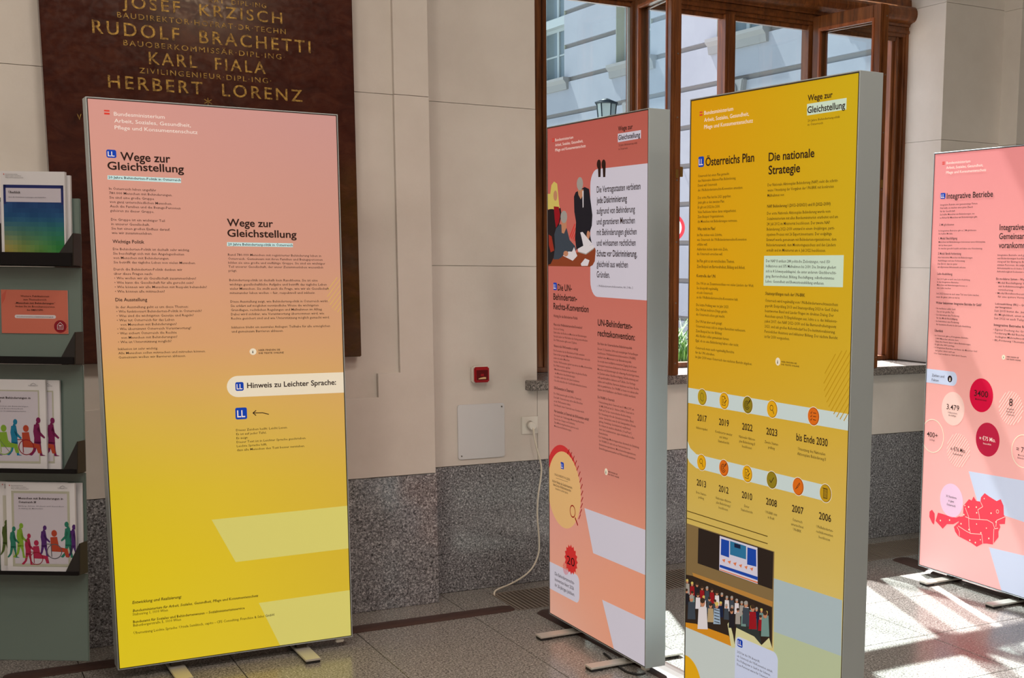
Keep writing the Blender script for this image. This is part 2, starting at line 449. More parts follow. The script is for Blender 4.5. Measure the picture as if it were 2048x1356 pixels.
def draw(A, k, entries):
    for e in entries:
        t = e[0]
        if e[1] != k: continue
        if t == 't': A.text(e[2], e[3], e[4], e[5], e[6], e[7], e[8], e[9], e[10], e[11], e[12])
        elif t == 'q': A.poly(e[3], e[2], e[4])
        elif t == 'r': x0, y0, x1, y1 = e[3]; A.rrect(x0, y0, x1, y1, e[4], e[2], e[5])
        elif t == 'rr':
            x0, y0, x1, y1 = e[3]; A.rrect(x0, y0, x1, y1, e[4], e[2], e[5], right=x1 < A.w - 2, left=x0 > 0)
        elif t == 'pill': x0, y0, x1, y1 = e[3]; A.rrect(x0, y0, x1, y1, (y1 - y0) / 2, e[2], e[4], right=False)
        elif t == 'c':
            if e[5]: A.ring(e[3][0], e[3][1], e[4], e[5], e[2], e[6])
            else: A.disc(e[3][0], e[3][1], e[4], e[2], e[6])
        elif t == 'l': A.line(e[3], e[4], e[2], e[5])
        elif t == 'hatch': A.hatch(e[3][0], e[3][1], e[4], e[5], e[6], e[2], 2)
        elif t == 'star':
            c, r, n = e[3], e[4], e[5]
            A.poly([(c[0] + (r if i % 2 == 0 else r * .82) * cos(pi * i / n), c[1] + (r if i % 2 == 0 else r * .82) * sin(pi * i / n)) for i in range(2 * n)], e[2], e[6])
        elif t == 'ticks':
            c, r, a0, a1, n, ln = e[3], e[4], e[5], e[6], e[7], e[8]
            for i in range(n):
                a = rad(a0 + (a1 - a0) * i / (n - 1)); x, y = c[0] + r * cos(a), c[1] + r * sin(a)
                A.line([(x - ln * .4, y + ln * .5), (x + ln * .4, y - ln * .5)], 5, e[2], e[9])
        elif t == 'quote':
            (x, y), (x2, y2) = e[3], e[4]
            A.disc(x, y, 17, e[2], 4, 20, 17)
            A.poly([(x + 17, y), (x + 14, y + (y2 - y)), (x - 4, y2), (x - 8, y + 10)], e[2], 4)
        elif t == 'track':
            y1, y2, th, xe = e[3]; h = th / 2
            A.poly([(0, y1 - h), (A.w, y1 - h), (A.w, y1 + h), (0, y1 + h + 4)], e[2], e[4])
            A.poly([(60, y2 - h), (xe, y2 - h), (xe, y2 + h), (60, y2 + h)], e[2], e[4])
            A.poly([(0, y2 - h - 46), (22, y2 - h - 16), (60, y2 - h), (60, y2 + h), (20, y2 + h - 14), (0, y2 + h - 34)], e[2], e[4])
        elif t == 'coin':
            x, y = e[3]
            A.disc(x, y, 28.5, 'cream', 2); A.disc(x, y, 26.5, (C_(e[2])[0] * .5, C_(e[2])[1] * .45, C_(e[2])[2] * .4, 1), 3); A.disc(x - 1.5, y, 24.5, e[2], 4); icon(A, e[4], x - 1, y)

# ---------------------------------------------------------------- the hall
D = 5.5213; PL = 5.3845; WH = 4.6       # wall plane, pilaster plane, height
OX0, OX1 = 2.465, 4.88                  # window opening
TS = 0.5065; TX = 1.4655; TY = 4.9405   # floor slab grid
G = 0.0016

floor = tag(MB().box(-5, -14, -0.06, 12, 6.0, -0.022).build('floor', 'plaster_joint'), kind='structure')
rnd = random.Random(3)
tile_me = {}
def tile(x0, y0, x1, y1):
    key = (round(x1 - x0, 3), round(y1 - y0, 3))
    if key not in tile_me:
        w, h = (x1 - x0) / 2, (y1 - y0) / 2; c = 0.0012
        o = MB().add([(-w, -h, -0.022), (w, -h, -0.022), (w, h, -0.022), (-w, h, -0.022), (-w, -h, -c), (w, -h, -c), (w, h, -c), (-w, h, -c),
                      (-w + c, -h + c, 0), (w - c, -h + c, 0), (w - c, h - c, 0), (-w + c, h - c, 0)],
                     [(8, 9, 10, 11), (4, 5, 9, 8), (5, 6, 10, 9), (6, 7, 11, 10), (7, 4, 8, 11), (0, 1, 5, 4), (1, 2, 6, 5), (2, 3, 7, 6), (3, 0, 4, 7)]).build('floor_slab', 'granite_floor')
        col.objects.unlink(o); tile_me[key] = o.data; bpy.data.objects.remove(o)
    o = bpy.data.objects.new('floor_slab', tile_me[key]); link(o, floor)
    o.location = ((x0 + x1) / 2, (y0 + y1) / 2, 0)
for i in range(-5, 10):
    for j in range(0, 12):
        x0 = TX + i * TS; y1 = TY - j * TS
        tile(x0 + G, y1 - TS + G, x0 + TS - G, y1 - G)
for i in range(5): MB().box(-5 + i * 3.4, -14, -0.022, -5 + (i + 1) * 3.4 - .003, TY - 12 * TS - G, 0).build('floor_slab', 'granite_floor', floor)
MB().box(TX + 10 * TS + G, TY - 12 * TS, -0.022, 12, 5.5, 0).build('floor_slab', 'granite_floor', floor)
MB().box(-5, TY - 12 * TS, -0.022, TX - 5 * TS - G, 5.5, 0).build('floor_slab', 'granite_floor', floor)
# margin row: the border strip, then the strip against the wall
GX0, GX1, GY0, GY1 = 2.177, 5.30, 5.092, 5.412
for i in range(-5, 10):
    x0 = TX + i * TS; tile(x0 + G, TY + G, x0 + TS - G, 5.089)
xs = [TX + i * TS for i in range(-5, 2)] + [GX0]
for a, b in zip(xs, xs[1:]):
    if b - a > 0.02: tile(a + G, 5.092, b - G, 5.52)
for i in range(6):
    a = GX0 + i * (GX1 - GX0) / 6; b = GX0 + (i + 1) * (GX1 - GX0) / 6; tile(a + G, GY1 + 0.001, b - G, 5.52)
for i in range(2): tile(5.302 + i * TS, 5.092, 5.302 + (i + 1) * TS - 2 * G, 5.38)

# wall: a core with recessed joints between plaster ashlar blocks
wb = MB()
wb.box(-5, PL + 0.030, 0, 1.905, 6.0, WH); wb.box(1.905, D + 0.012, 0, OX0, 5.97, WH)
wb.box(OX0, D + 0.012, 0, OX1, 5.98, 0.905)
wb.box(OX1 + 0.012, D + 0.012, 0, 5.32, 6.0, WH); wb.box(5.318, PL + 0.012, 0, 12, 6.0, WH)
wb.box(OX0 - 0.05, D + 0.02, 4.3, OX1 + 0.05, 5.97, WH)
wall = tag(wb.build('wall_back', 'plaster_joint'), kind='structure')
J = 0.0008; CH = 0.0012
def block(x0, x1, z0, z1, Y, Yb, name='plaster_block', m_='plaster', side=0):
    mb = MB()
    mb.box(x0 + (J if side != -1 else 0), Y, z0 + J, x1 - (J if side != 1 else 0), Yb, z1 - J, ch=CH)
    return mb.build(name, m_, wall)
ZC = [0.5845, 1.484, 2.186, 2.916, 3.646, 4.6]
zp = [0.5845, 2.186, 2.916, 3.646, 4.6]
RC = 0.020                                        # depth of the field round the plaque
XL, XN, XF = -0.6, 1.672, 1.7685
o_ = [(-2.6, zp[0] + J), (1.918, zp[0] + J), (1.918, zp[1] - J), (XF, zp[1] - J), (XF, 1.030), (XN, 1.030), (XN, 0.928), (XL, 0.928), (XL, zp[1] - J), (-2.6, zp[1] - J)]
MB().prism(o_, 1, PL, PL + 0.15).build('plaster_block', 'plaster', wall, bevel=0.0012, bseg=1)
block(XL - 0.01, XF + 0.01, 0.90, zp[1], PL + RC, PL + 0.15)
for a, b in zip(zp[1:], zp[2:]):
    block(-2.6, XL, a, b, PL, PL + 0.15); block(XF, 1.919, a, b, PL, PL + 0.15); block(XL - 0.01, XF + 0.01, a, b, PL + RC, PL + 0.15)
for a, b in zip(ZC, ZC[1:]): block(1.90, OX0, a, b, D, 5.96)
zr = [0.967, 1.497, 2.196, 2.922, 3.646, 4.6]
for a, b in zip(zr, zr[1:]): block(OX1, 5.34, a, b, D, 5.96)
for a, b in zip(zp, zp[1:]):
    for x0, x1 in ((5.309, 7.2), (7.2, 12.0)): block(x0, x1, a, b, PL, PL + 0.15)
block(OX0, 5.34, 0.5845, 0.917, D, D + 0.3)
block(OX0, OX1, 4.3, 4.6, D, D + 0.3)
# polished granite dado
for x0, x1 in ((-2.6, -1.3), (-1.3, -0.05), (-0.05, 1.26), (1.26, 1.924)):
    MB().box(x0 + G, PL - 0.002, 0.0, x1 - G, PL + 0.16, 0.583, ch=0.002).build('granite_slab', 'granite_wall', wall)
for x0, x1 in ((1.924, 3.12), (3.12, 4.30), (4.30, 5.309)):
    MB().box(x0 + G, D - 0.002, 0.0, x1 - G, D + 0.1, 0.583, ch=0.002).build('granite_slab', 'granite_wall', wall)
for x0, x1 in ((5.309, 6.6), (6.6, 12.0)):
    MB().box(x0 + G, PL - 0.002, 0.0, x1 - G, PL + 0.16, 0.583, ch=0.002).build('granite_slab', 'granite_wall', wall)

tag(MB().box(-5.1, -14, 0, -5, 6, WH).build('wall_left', 'plaster'), kind='structure')
tag(MB().box(12, -14, 0, 12.1, 6, WH).build('wall_right', 'plaster'), kind='structure')
tag(MB().box(-5.1, -14.1, 0, 12.1, -14, WH).build('wall_front', 'plaster'), kind='structure')
tag(MB().box(-5.1, -14.1, WH, 12.1, 6, WH + 0.1).build('ceiling', 'ceiling_paint'), kind='structure')

# ---------------------------------------------------------------- window
win = tag(empty('window_1', (0, 0, 0)), kind='structure')
FY0, FY1 = 5.83, 5.90
ZS = 0.965; ZT = 2.775
mb = MB()
mb.box(2.404, D - 0.052, 0.917, 4.985, 5.98, 0.963)
mb.build('window_sill', 'granite_sill', win, bevel=0.003)
def post(name, x0, x1, z0, z1, m_='window_wood', beads=True):
    mb = MB(); mb.box(x0, FY0, z0, x1, FY1, z1)
    if beads:
        w = x1 - x0
        mb.box(x0 + w * .28, FY0 - 0.012, z0, x0 + w * .72, FY0 + 0.001, z1)
        mb.box(x0 + w * .40, FY0 - 0.020, z0, x0 + w * .60, FY0 - 0.011, z1)
    return mb.build(name, m_, win, bevel=0.003)
# jambs, stepped
mb = MB(); mb.box(OX0 - 0.03, FY0, ZS, 2.60, 5.96, 4.3); mb.box(2.60, FY0 + 0.02, ZS, 2.645, FY1, 4.3); mb.box(2.645, FY0 + 0.008, ZS, 2.666, FY1, 4.3)
mb.build('jamb', 'window_wood', win, bevel=0.003)
mb = MB(); mb.box(4.862, FY0 - 0.004, ZS, 4.915, 5.96, 4.3); mb.box(4.848, FY0 + 0.004, ZS, 4.863, 5.93, 4.3); mb.box(4.822, FY0 + 0.028, ZS, 4.849, FY1, 4.3)
mb.box(4.808, FY0 + 0.012, ZS, 4.823, FY1, 4.3); mb.box(4.79, FY0 + 0.030, ZS, 4.809, FY1, 4.3)
mb.build('jamb', 'window_wood', win, bevel=0.002)
post('mullion', 3.124, 3.20, ZS, ZT); post('mullion', 4.194, 4.286, ZS, ZT)
mb = MB(); mb.box(3.66, FY0 - 0.012, ZS, 3.7215, FY1, ZT); mb.box(3.674, FY0 - 0.026, ZS, 3.706, FY0 - 0.011, ZT)
mb.build('meeting_stile', 'window_wood', win, bevel=0.003)
# bottom rail
MB().box(2.60, FY0 + 0.005, ZS, 4.80, FY1, 0.99).build('bottom_rail', 'window_wood', win, bevel=0.002)
# transom: rail + coved moulding with its returned end
mb = MB(); mb.box(2.43, FY0, ZT, 4.905, FY1, 2.985); mb.box(2.43, FY0 - 0.012, ZT + 0.018, 4.905, FY0 + 0.001, ZT + 0.036)
mb.build('transom', 'window_wood', win, bevel=0.003)
prof = [(FY0, 2.830), (FY0 - 0.012, 2.830), (FY0 - 0.016, 2.842), (FY0 - 0.035, 2.850)]
for k in range(9):
    a = rad(-90 + 22.5 * k); prof.append((FY0 - 0.040 - 0.034 * cos(a), 2.892 + 0.042 * sin(a)))
prof += [(FY0 - 0.022, 2.940), (FY0 - 0.018, 2.975), (FY0, 2.975)]
MB().prism(prof, 0, 2.43, 4.897, sm=False).build('transom_moulding', 'window_wood', win)
for x0, x1 in ((2.666, 3.124), (3.20, 3.66), (3.7215, 4.194), (4.286, 4.79)):
    mb = MB(); mb.box(x0 - 0.02, FY0 + 0.018, ZT - 0.024, x1 + 0.02, FY0 + 0.05, ZT + 0.01); mb.build('head_bead', 'window_wood', win, bevel=0.003)
# upper lights (above the transom, out of frame)
for x0, x1 in ((3.124, 3.20), (3.655, 3.725), (4.194, 4.286)): MB().box(x0, FY0, 2.98, x1, FY1, 4.32).build('mullion', 'window_wood', win, bevel=0.003)
MB().box(2.43, FY0, 4.22, 4.905, FY1, 4.34).build('head', 'window_wood', win, bevel=0.003)
for x0, x1 in ((2.666, 3.124), (3.20, 3.655), (3.725, 4.194), (4.286, 4.79)):
    MB().box(x0 - 0.01, 5.862, 2.98, x1 + 0.01, 5.866, 4.23).build('window_pane', 'pane_glass', win)
# closed lights
MB().box(2.655, 5.862, 0.985, 3.135, 5.866, ZT + 0.01).build('window_pane', 'pane_glass', win)
MB().box(3.715, 5.862, 0.985, 4.20, 5.866, ZT + 0.01).build('window_pane', 'pane_glass', win)
MB().box(3.112, 5.855, 0.985, 3.125, 5.862, ZT).build('glazing_bead', 'facade_window', win)

def sash(hx, hy, ang, w, z0, z1, handle=True):
    r = empty('sash', (hx, hy, 0), -rad(ang), win)
    st, dp = 0.058, 0.052
    for name, b in (('stile', (0, -dp, z0, st, 0, z1)), ('stile', (w - st, -dp, z0, w, 0, z1)),
                    ('top_rail', (st - 0.002, -dp, z1 - 0.075, w - st + 0.002, 0, z1)), ('bottom_rail', (st - 0.002, -dp, z0, w - st + 0.002, 0, z0 + 0.085))):
        mb = MB(); mb.box(*b)
        if name == 'stile' and b[0] > 0.1:      # rebated free edge with two fillets
            mb.box(w, -dp * .70, z0 + 0.004, w + 0.010, -dp * .12, z1 - 0.004)
        mb.build(name, 'window_wood', r, bevel=0.004)
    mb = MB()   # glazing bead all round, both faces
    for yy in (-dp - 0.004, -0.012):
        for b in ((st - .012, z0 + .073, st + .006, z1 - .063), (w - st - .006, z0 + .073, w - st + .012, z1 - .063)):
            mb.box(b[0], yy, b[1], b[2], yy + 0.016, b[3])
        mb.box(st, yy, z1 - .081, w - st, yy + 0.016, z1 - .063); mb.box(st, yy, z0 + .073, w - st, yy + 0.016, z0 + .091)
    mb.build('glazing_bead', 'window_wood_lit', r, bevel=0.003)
    mb = MB(); mb.box(st - .004, -0.030, z0 + .075, w - st + .004, -0.026, z1 - .065)
    mb.build('pane', 'pane_glass', r)
    for zz in (z0 + 0.25, z1 - 0.32):
        MB().cyl((0.004, 0.008), 0.008, 2, zz, zz + 0.10, 12).build('hinge', 'brass', r)
    if handle:
        zz = (z0 + z1) / 2 + 0.03
        MB().box(w - st * .75, 0.0, zz - .05, w - st * .3, 0.006, zz + .05).build('handle_plate', 'brass', r, bevel=0.002)
        MB().box(w - st * .62, 0.005, zz - .012, w - st * .40, 0.024, zz + .035).build('handle', 'brass', r, bevel=0.002)
        MB().box(w + .004, -dp * .55, zz - .02, w + .014, -dp * .3, zz + .02).build('latch', 'brass', r, bevel=0.001)
    mb = MB()
    for i in range(7): zz = z0 + 0.06 + (z1 - z0 - .12) * i / 6; mb.cyl((-dp * .42, zz), 0.004, 0, w + 0.008, w + 0.0115, 8)
    mb.build('lock_screws', 'screw', r)
    return r
sash(3.188, FY0 - 0.004, 97, 0.47, 0.972, 2.815)
sash(4.262, FY0 - 0.004, 84, 0.515, 0.972, 2.815)

# ---------------------------------------------------------------- memorial plaque
pq = empty('memorial_plaque', (0.468, PL - 0.012, 1.107))
tag(pq, 'dark red marble memorial plaque with gilded capital letters on the pale wall', 'plaque')
W_ = 1.124
MB().box(0, -0.028, 0, W_, 0.0315, 2.4).build('stone_slab', 'red_marble', pq, bevel=0.003)
def raised_text(entries, parent, x0, z0, y0, m_):
    A = Art(3000, 3000)
    for e in entries:
        if e[1] == 5: A.text(e[2], e[3], e[4], e[5], e[6], e[7], 'gilt', e[9], e[10], e[11], e[12])
    for (V, F) in A.tv.values():
        me = bpy.data.meshes.new('gilded_lettering')
        me.from_pydata([(x + x0, y0, z + z0) for x, y, z in V], [], F)
        me.materials.append(MAT[m_])
        o = bpy.data.objects.new('gilded_lettering', me); link(o, parent); o['kind'] = 'stuff'
        sm = o.modifiers.new('thick', 'SOLIDIFY'); sm.thickness = 0.0012; sm.offset = 1

# ---------------------------------------------------------------- PRINT DATA
PRINT=[
('r',1,'flag',(55,40,72,45),0,2),
('r',1,'flag',(55,49,72,55),0,2),
('t', 1, 85, 57, 22.5, 18.0, 267, 2, 'white', 0.3, 'l', 0, ['Bundesministerium', 'Arbeit, Soziales, Gesundheit,', 'Pflege und Konsumentenschutz']),
('r',1,'blue',(55,171,86,198),6,3),
('t', 1, 59, 193, 0, 22.9, 21, 0, 'white', 1, 'l', 0, ['LL']),
('t', 1, 98, 205, 0, 40.3, 160, 0, 'ink', 1, 'l', 0, ['Wege zur']),
('t', 1, 56, 237, 0, 37.5, 245, 0, 'ink', 1, 'l', 0, ['Gleichstellung']),
('q',1,'pale',[(55,257),(290,257),(290,273),(54,271)],2),
('t', 1, 57, 267, 0, 11.1, 232, 0, 'ink', 1, 'l', 0, ['20 Jahre Behinderten-Politik in Österreich']),
('t', 1, 57, 305, 14.8, 11.8, 227, 4, 'ink', 0.4, 'l', 0, ['In Österreich leben ungefähr', '780.000 Menschen mit Behinderungen.', 'Sie sind eine große Gruppe', 'von ganz unterschiedlichen Menschen.', 'Auch die Familien und die Bezugs-Personen', 'gehören zu dieser Gruppe.']),
('t', 1, 58, 409, 15.0, 12.0, 172, 0, 'ink', 0.4, 'l', 0, ['Die Gruppe ist ein wichtiger Teil', 'in unserer Gesellschaft.', 'Sie hat einen großen Einfluss darauf,', 'wie wir zusammenleben.']),
('t', 1, 59, 485, 0, 16.7, 101, 0, 'ink', 1, 'l', 0, ['Wichtige Politik']),
('t', 1, 59, 509, 15.0, 12.0, 249, 0, 'ink', 0.4, 'l', 0, ['Die Behinderten-Politik ist deshalb sehr wichtig.', 'Sie beschäftigt sich mit den Angelegenheiten', 'von Menschen mit Behinderungen.', 'Sie betrifft das tägliche Leben von vielen Menschen.']),
('t', 1, 58, 578, 15.2, 12.2, 302, 4, 'ink', 0.4, 'l', 0, ['Durch die Behinderten-Politik denken wir', 'über diese Fragen nach:', '• Wie wollen wir als Gesellschaft zusammenleben?', '• Wie kann die Gesellschaft für alle gerecht sein?', '• Wie können wir alle Menschen mit Respekt behandeln?', '• Wie können alle mitmachen?']),
('t', 1, 58, 684, 0, 16.7, 102, 0, 'ink', 1, 'l', 0, ['Die Ausstellung']),
('t', 1, 59, 708, 15.1, 12.1, 280, 1, 'ink', 0.4, 'l', 0, ['In der Ausstellung geht es um diese Themen:', '• Wie funktioniert Behinderten-Politik in Österreich?', '• Was sind die wichtigsten Gesetze und Regeln?', '• Was tut Österreich für das Leben', '   von Menschen mit Behinderungen?', '• Wie übernimmt Österreich Verantwortung?', '• Was sichert Österreich die Rechte', '   von Menschen mit Behinderungen?', '• Wie ist Unterstützung möglich?']),
('t', 1, 58, 853, 14.5, 11.6, 288, 1, 'ink', 0.4, 'l', 0, ['Inklusion ist sehr wichtig.', 'Alle Menschen sollen mitmachen und mitreden können.', 'Gemeinsam wollen wir Barrieren abbauen.']),
('t', 1, 438, 418, 0, 37.5, 161, 0, 'ink', 1, 'l', 0, ['Wege zur']),
('t', 1, 438, 455, 0, 37.5, 244, 0, 'ink', 1, 'l', 0, ['Gleichstellung']),
('q',1,'pale',[(436,475),(668,475),(668,489),(435,489)],2),
('t', 1, 439, 486, 0, 12.5, 228, 0, 'ink', 1, 'l', 0, ['20 Jahre Behindertenpolitik in Österreich']),
('t', 1, 437, 523, 14.2, 11.4, 347, 2, 'ink', 0.4, 'l', 0, ['Rund 780.000 Menschen mit registrierter Behinderung leben in', 'Österreich. Gemeinsam mit ihren Familien und Bezugspersonen', 'bilden sie eine große und vielfältige Gruppe. Sie sind ein wichtiger', 'Teil unserer Gesellschaft, der unser Zusammenleben wesentlich', 'prägt.']),
('t', 1, 438, 614, 15.3, 12.3, 349, 1, 'ink', 0.4, 'l', 0, ['Behindertenpolitik ist deshalb kein Randthema. Sie ist eine', 'wichtige gesellschaftliche Aufgabe und betrifft das tägliche Leben', 'vieler Menschen. Sie stellt auch die Frage, wie wir als Gesellschaft', 'miteinander leben wollen – fair, respektvoll und inklusiv.']),
('t', 1, 439, 691, 15.2, 12.2, 355, 4, 'ink', 0.4, 'l', 0, ['Diese Ausstellung zeigt, wie Behindertenpolitik in Österreich wirkt.', 'Sie erklärt auf möglichst verständliche Weise die wichtigsten', 'Grundlagen, rechtlichen Regelungen und Maßnahmen im Alltag.', 'Dabei wird sichtbar, wie Verantwortung übernommen wird, wie', 'Rechte gesichert sind und wie Unterstützung möglich gemacht wird.']),
('t', 1, 439, 784, 15.0, 12.0, 356, 0, 'ink', 0.4, 'l', 0, ['Inklusion bleibt ein zentrales Anliegen: Teilhabe für alle ermöglichen', 'und gemeinsam Barrieren abbauen.']),
('c',1,'cream',(511,870),12,0,2),
('t', 1, 508, 875, 0, 13.9, 4, 0, 'ink', 1, 'l', 0, ['i']),
('t', 1, 531, 868, 11.0, 8.8, 90, 1, 'ink', 1, 'l', 0, ['HIER FINDEN SIE', 'DIE TEXTE ONLINE']),
('hatch',1,'soft',(863,665),75,13,2.4),
('pill',1,'cream',(414,957,847,1035),2),
('r',1,'blue',(444,980,473,1012),6,3),
('t', 1, 448, 1006, 0, 27.2, 20, 0, 'white', 1, 'l', 0, ['LL']),
('t', 1, 485, 1003, 0, 27.8, 326, 0, 'ink', 1, 'l', 0, ['Hinweis zu Leichter Sprache:']),
('r',1,'blue',(440,1074,481,1117),6,3),
('t', 1, 446, 1109, 0, 36.5, 28, 0, 'white', 1, 'l', 0, ['LL']),
('l',1,'ink',[(559,1104),(537,1097),(503,1096)],3,3),
('l',1,'ink',[(514,1087),(502,1096),(513,1106)],3,3),
('t', 1, 440, 1160, 14.8, 11.8, 252, 3, 'ink', 0.4, 'l', 0, ['Dieses Zeichen heißt: Leicht Lesen.', 'Es ist auf jeder Tafel.', 'Es zeigt:', 'Dieser Text ist in Leichter Sprache geschrieben.', 'Leichte Sprache hilft,', 'dass alle Menschen den Text besser verstehen.']),
('q',1,'lemon',[(341,1482),(850,1475),(849,1644),(419,1650)],1),
('q',1,'lemon',[(496,1817),(848,1811),(847,2000),(571,2001)],1),
('t', 1, 59, 1762, 0, 15.3, 165, 0, 'ink', 1, 'l', 1, ['Entwicklung und Realisierung:']),
('t', 1, 59, 1792, 0, 13.9, 435, 0, 'ink', 1, 'l', 1, ['Bundesministerium für Arbeit, Soziales, Gesundheit, Pflege und Konsumentenschutz']),
('t', 1, 58, 1805, 0, 13.9, 118, 0, 'ink', 0.3, 'l', 0, ['Stubenring 1, 1010 Wien']),
('t', 1, 58, 1833, 0, 13.9, 386, 0, 'ink', 1, 'l', 0, ['Bundesamt für Soziales und Behindertenwesen – Sozialministeriumservice']),
('t', 1, 58, 1846, 0, 13.9, 161, 0, 'ink', 0.3, 'l', 0, ['Babenbergerstraße 5, 1010 Wien']),
('t', 1, 58, 1874, 0, 13.9, 492, 0, 'ink', 0.5, 'l', 0, ['Übersetzung Leichte Sprache: Ursula Semlitsch, capito - CFS Consulting, Franchise & Sales GmbH']),
('r',2,'flag',(51,48,72,52),0,2),
('r',2,'flag',(51,56,72,61),0,2),
('t', 2, 82, 61, 19.5, 15.6, 272, 2, 'white', 0.3, 'l', 0, ['Bundesministerium', 'Arbeit, Soziales, Gesundheit,', 'Pflege und Konsumentenschutz']),
('t', 2, 619, 61, 0, 23.6, 111, 0, 'ink', 1, 'l', 0, ['Wege zur']),
('q',2,'paleblue',[(615,70),(789,70),(789,98),(615,100)],2),
('t', 2, 621, 93, 0, 25.0, 164, 0, 'ink', 1, 'l', 0, ['Gleichstellung']),
('t', 2, 624, 115, 13.0, 10.4, 141, 0, 'ink', 0.3, 'l', 0, ['20 Jahre Behindertenpolitik', 'in Österreich']),
('rr',2,'paleblue',(391,186,847,658),60,1),
('quote',2,'ink',(463,169),(463,216),22),
('quote',2,'ink',(502,171),(501,218),22),
('t', 2, 448, 272, 39.1, 33.3, 342, 0, 'ink', 0.6, 'l', 0, ['Die Vertragsstaaten verbieten', '*jede Diskriminierung', 'aufgrund von Behinderung', 'und garantieren Menschen', 'mit Behinderungen gleichen', 'und wirksamen rechtlichen', '*Schutz vor Diskriminierung,', 'gleichviel aus welchen', 'Gründen.']),
('t', 2, 450, 620, 0, 11.1, 288, 0, 'ink', 0.5, 'l', 0, ['– UN-Behindertenrechtskonvention, Art. 5 Abs. 2']),
('r',2,'blue',(55,613,89,643),6,3),
('t', 2, 60, 637, 0, 25.5, 23, 0, 'white', 1, 'l', 0, ['LL']),
('t', 2, 99, 643, 0, 36.1, 131, 0, 'ink', 1, 'l', 0, ['Die UN-']),
('t', 2, 58, 681, 0, 36.1, 219, 0, 'ink', 1, 'l', 0, ['Behinderten-']),
('t', 2, 58, 719, 0, 36.1, 321, 0, 'ink', 1, 'l', 0, ['Rechts-Konvention']),
('t', 2, 58, 751, 0, 15.3, 224, 0, 'ink', 0.5, 'l', 0, ['Wichtig für die Behinderten-Politik']),
('t', 2, 58, 785, 0, 13.9, 265, 0, 'ink', 1, 'l', 0, ['Was ist die UN-Behindertenrechts-Konvention?']),
('t', 2, 60, 801, 15.3, 12.3, 311, 2, 'ink', 0.5, 'l', 0, ['Das ist ein Vertrag.', 'Darin stehen die Rechte von Menschen mit Behinderungen.', 'Fast alle Länder der Welt haben den Vertrag unterschrieben.', 'Die UN-Konvention gibt es seit 15 Jahren.']),
('t', 2, 59, 871, 0, 13.9, 227, 0, 'ink', 1, 'l', 0, ['Warum ist die UN-Konvention so wichtig?']),
('t', 2, 58, 889, 15.2, 12.2, 333, 1, 'ink', 0.5, 'l', 0, ['Die Konvention hat die Behinderten-Politik verändert.', 'Darin ist klar geregelt: Menschen mit Behinderungen sind nicht', 'anders als andere Menschen.', 'Und die UN-Konvention gehört nun mit zu den Menschenrechten.', 'Die UN-Konvention sagt klar:', '• Menschen mit Behinderungen haben die gleichen Rechte', '   wie Menschen ohne Behinderungen.', '• Sie dürfen selbst über ihr Leben bestimmen.', '• Sie sollen überall in der Gesellschaft mitmachen können.']),
('t', 2, 59, 1042, 0, 16.7, 185, 0, 'ink', 1, 'l', 0, ['UN-Konvention in Österreich']),
('t', 2, 58, 1064, 15.7, 12.5, 267, 1, 'ink', 0.5, 'l', 0, ['Die UN-Konvention gilt seit 2008 in Österreich.', 'Das heißt: Österreich muss sich in allen Bereichen', 'an die UN-Konvention halten.', 'Zum Beispiel, wenn Österreich neue Gesetze macht.']),
('t', 2, 59, 1137, 0, 15.3, 322, 0, 'ink', 1, 'l', 0, ['Wer kontrolliert, ob Österreich die UN-Konvention einhält?']),
('t', 2, 61, 1153, 14.7, 11.7, 279, 0, 'ink', 0.5, 'l', 0, ['Das macht der Unabhängige Monitoring-Ausschuss.', 'Das ist eine Gruppe von Fachleuten.', 'Zum Monitoring-Ausschuss gehören auch', 'Menschen mit Behinderungen.']),
('t', 2, 457, 765, 0, 34.7, 276, 0, 'ink', 1, 'l', 0, ['UN-Behinderten-']),
('t', 2, 456, 804, 0, 34.7, 298, 0, 'ink', 1, 'l', 0, ['rechtskonvention:']),
('t', 2, 456, 837, 0, 12.5, 277, 0, 'ink', 1, 'l', 0, ['Die Vision der Österreichischen Behindertenpolitik']),
('t', 2, 456, 857, 15.4, 12.3, 333, 5, 'ink', 0.5, 'l', 0, ['Die am 13. Dezember 2006 nach mehrjährigen Verhandlungen', 'beschlossene UN-Behindertenrechtskonvention (UN-BRK)', 'markiert einen Meilenstein in der Behindertenpolitik.', 'Sie ersetzt einen wohlfahrtsorientierten Zugang durch einen', 'konsequent menschenrechtsbasierten Ansatz und anerkennt', 'Menschen mit Behinderungen als vollwertige Rechtsträger:innen.', 'Im Zentrum stehen Gleichberechtigung, Selbstbestimmung und', 'volle gesellschaftliche Inklusion und Teilhabe. Die Vertrags-', 'staaten sind verpflichtet, Barrieren abzubauen und diese Rechte', 'aktiv zu gewährleisten. Die UN-BRK ist heute von nahezu allen', 'Staaten durch Ratifikation oder Beitritt rechtlich anerkannt.']),
('t', 2, 456, 1041, 0, 13.9, 139, 0, 'ink', 1, 'l', 0, ['Die UN-BRK in Österreich']),
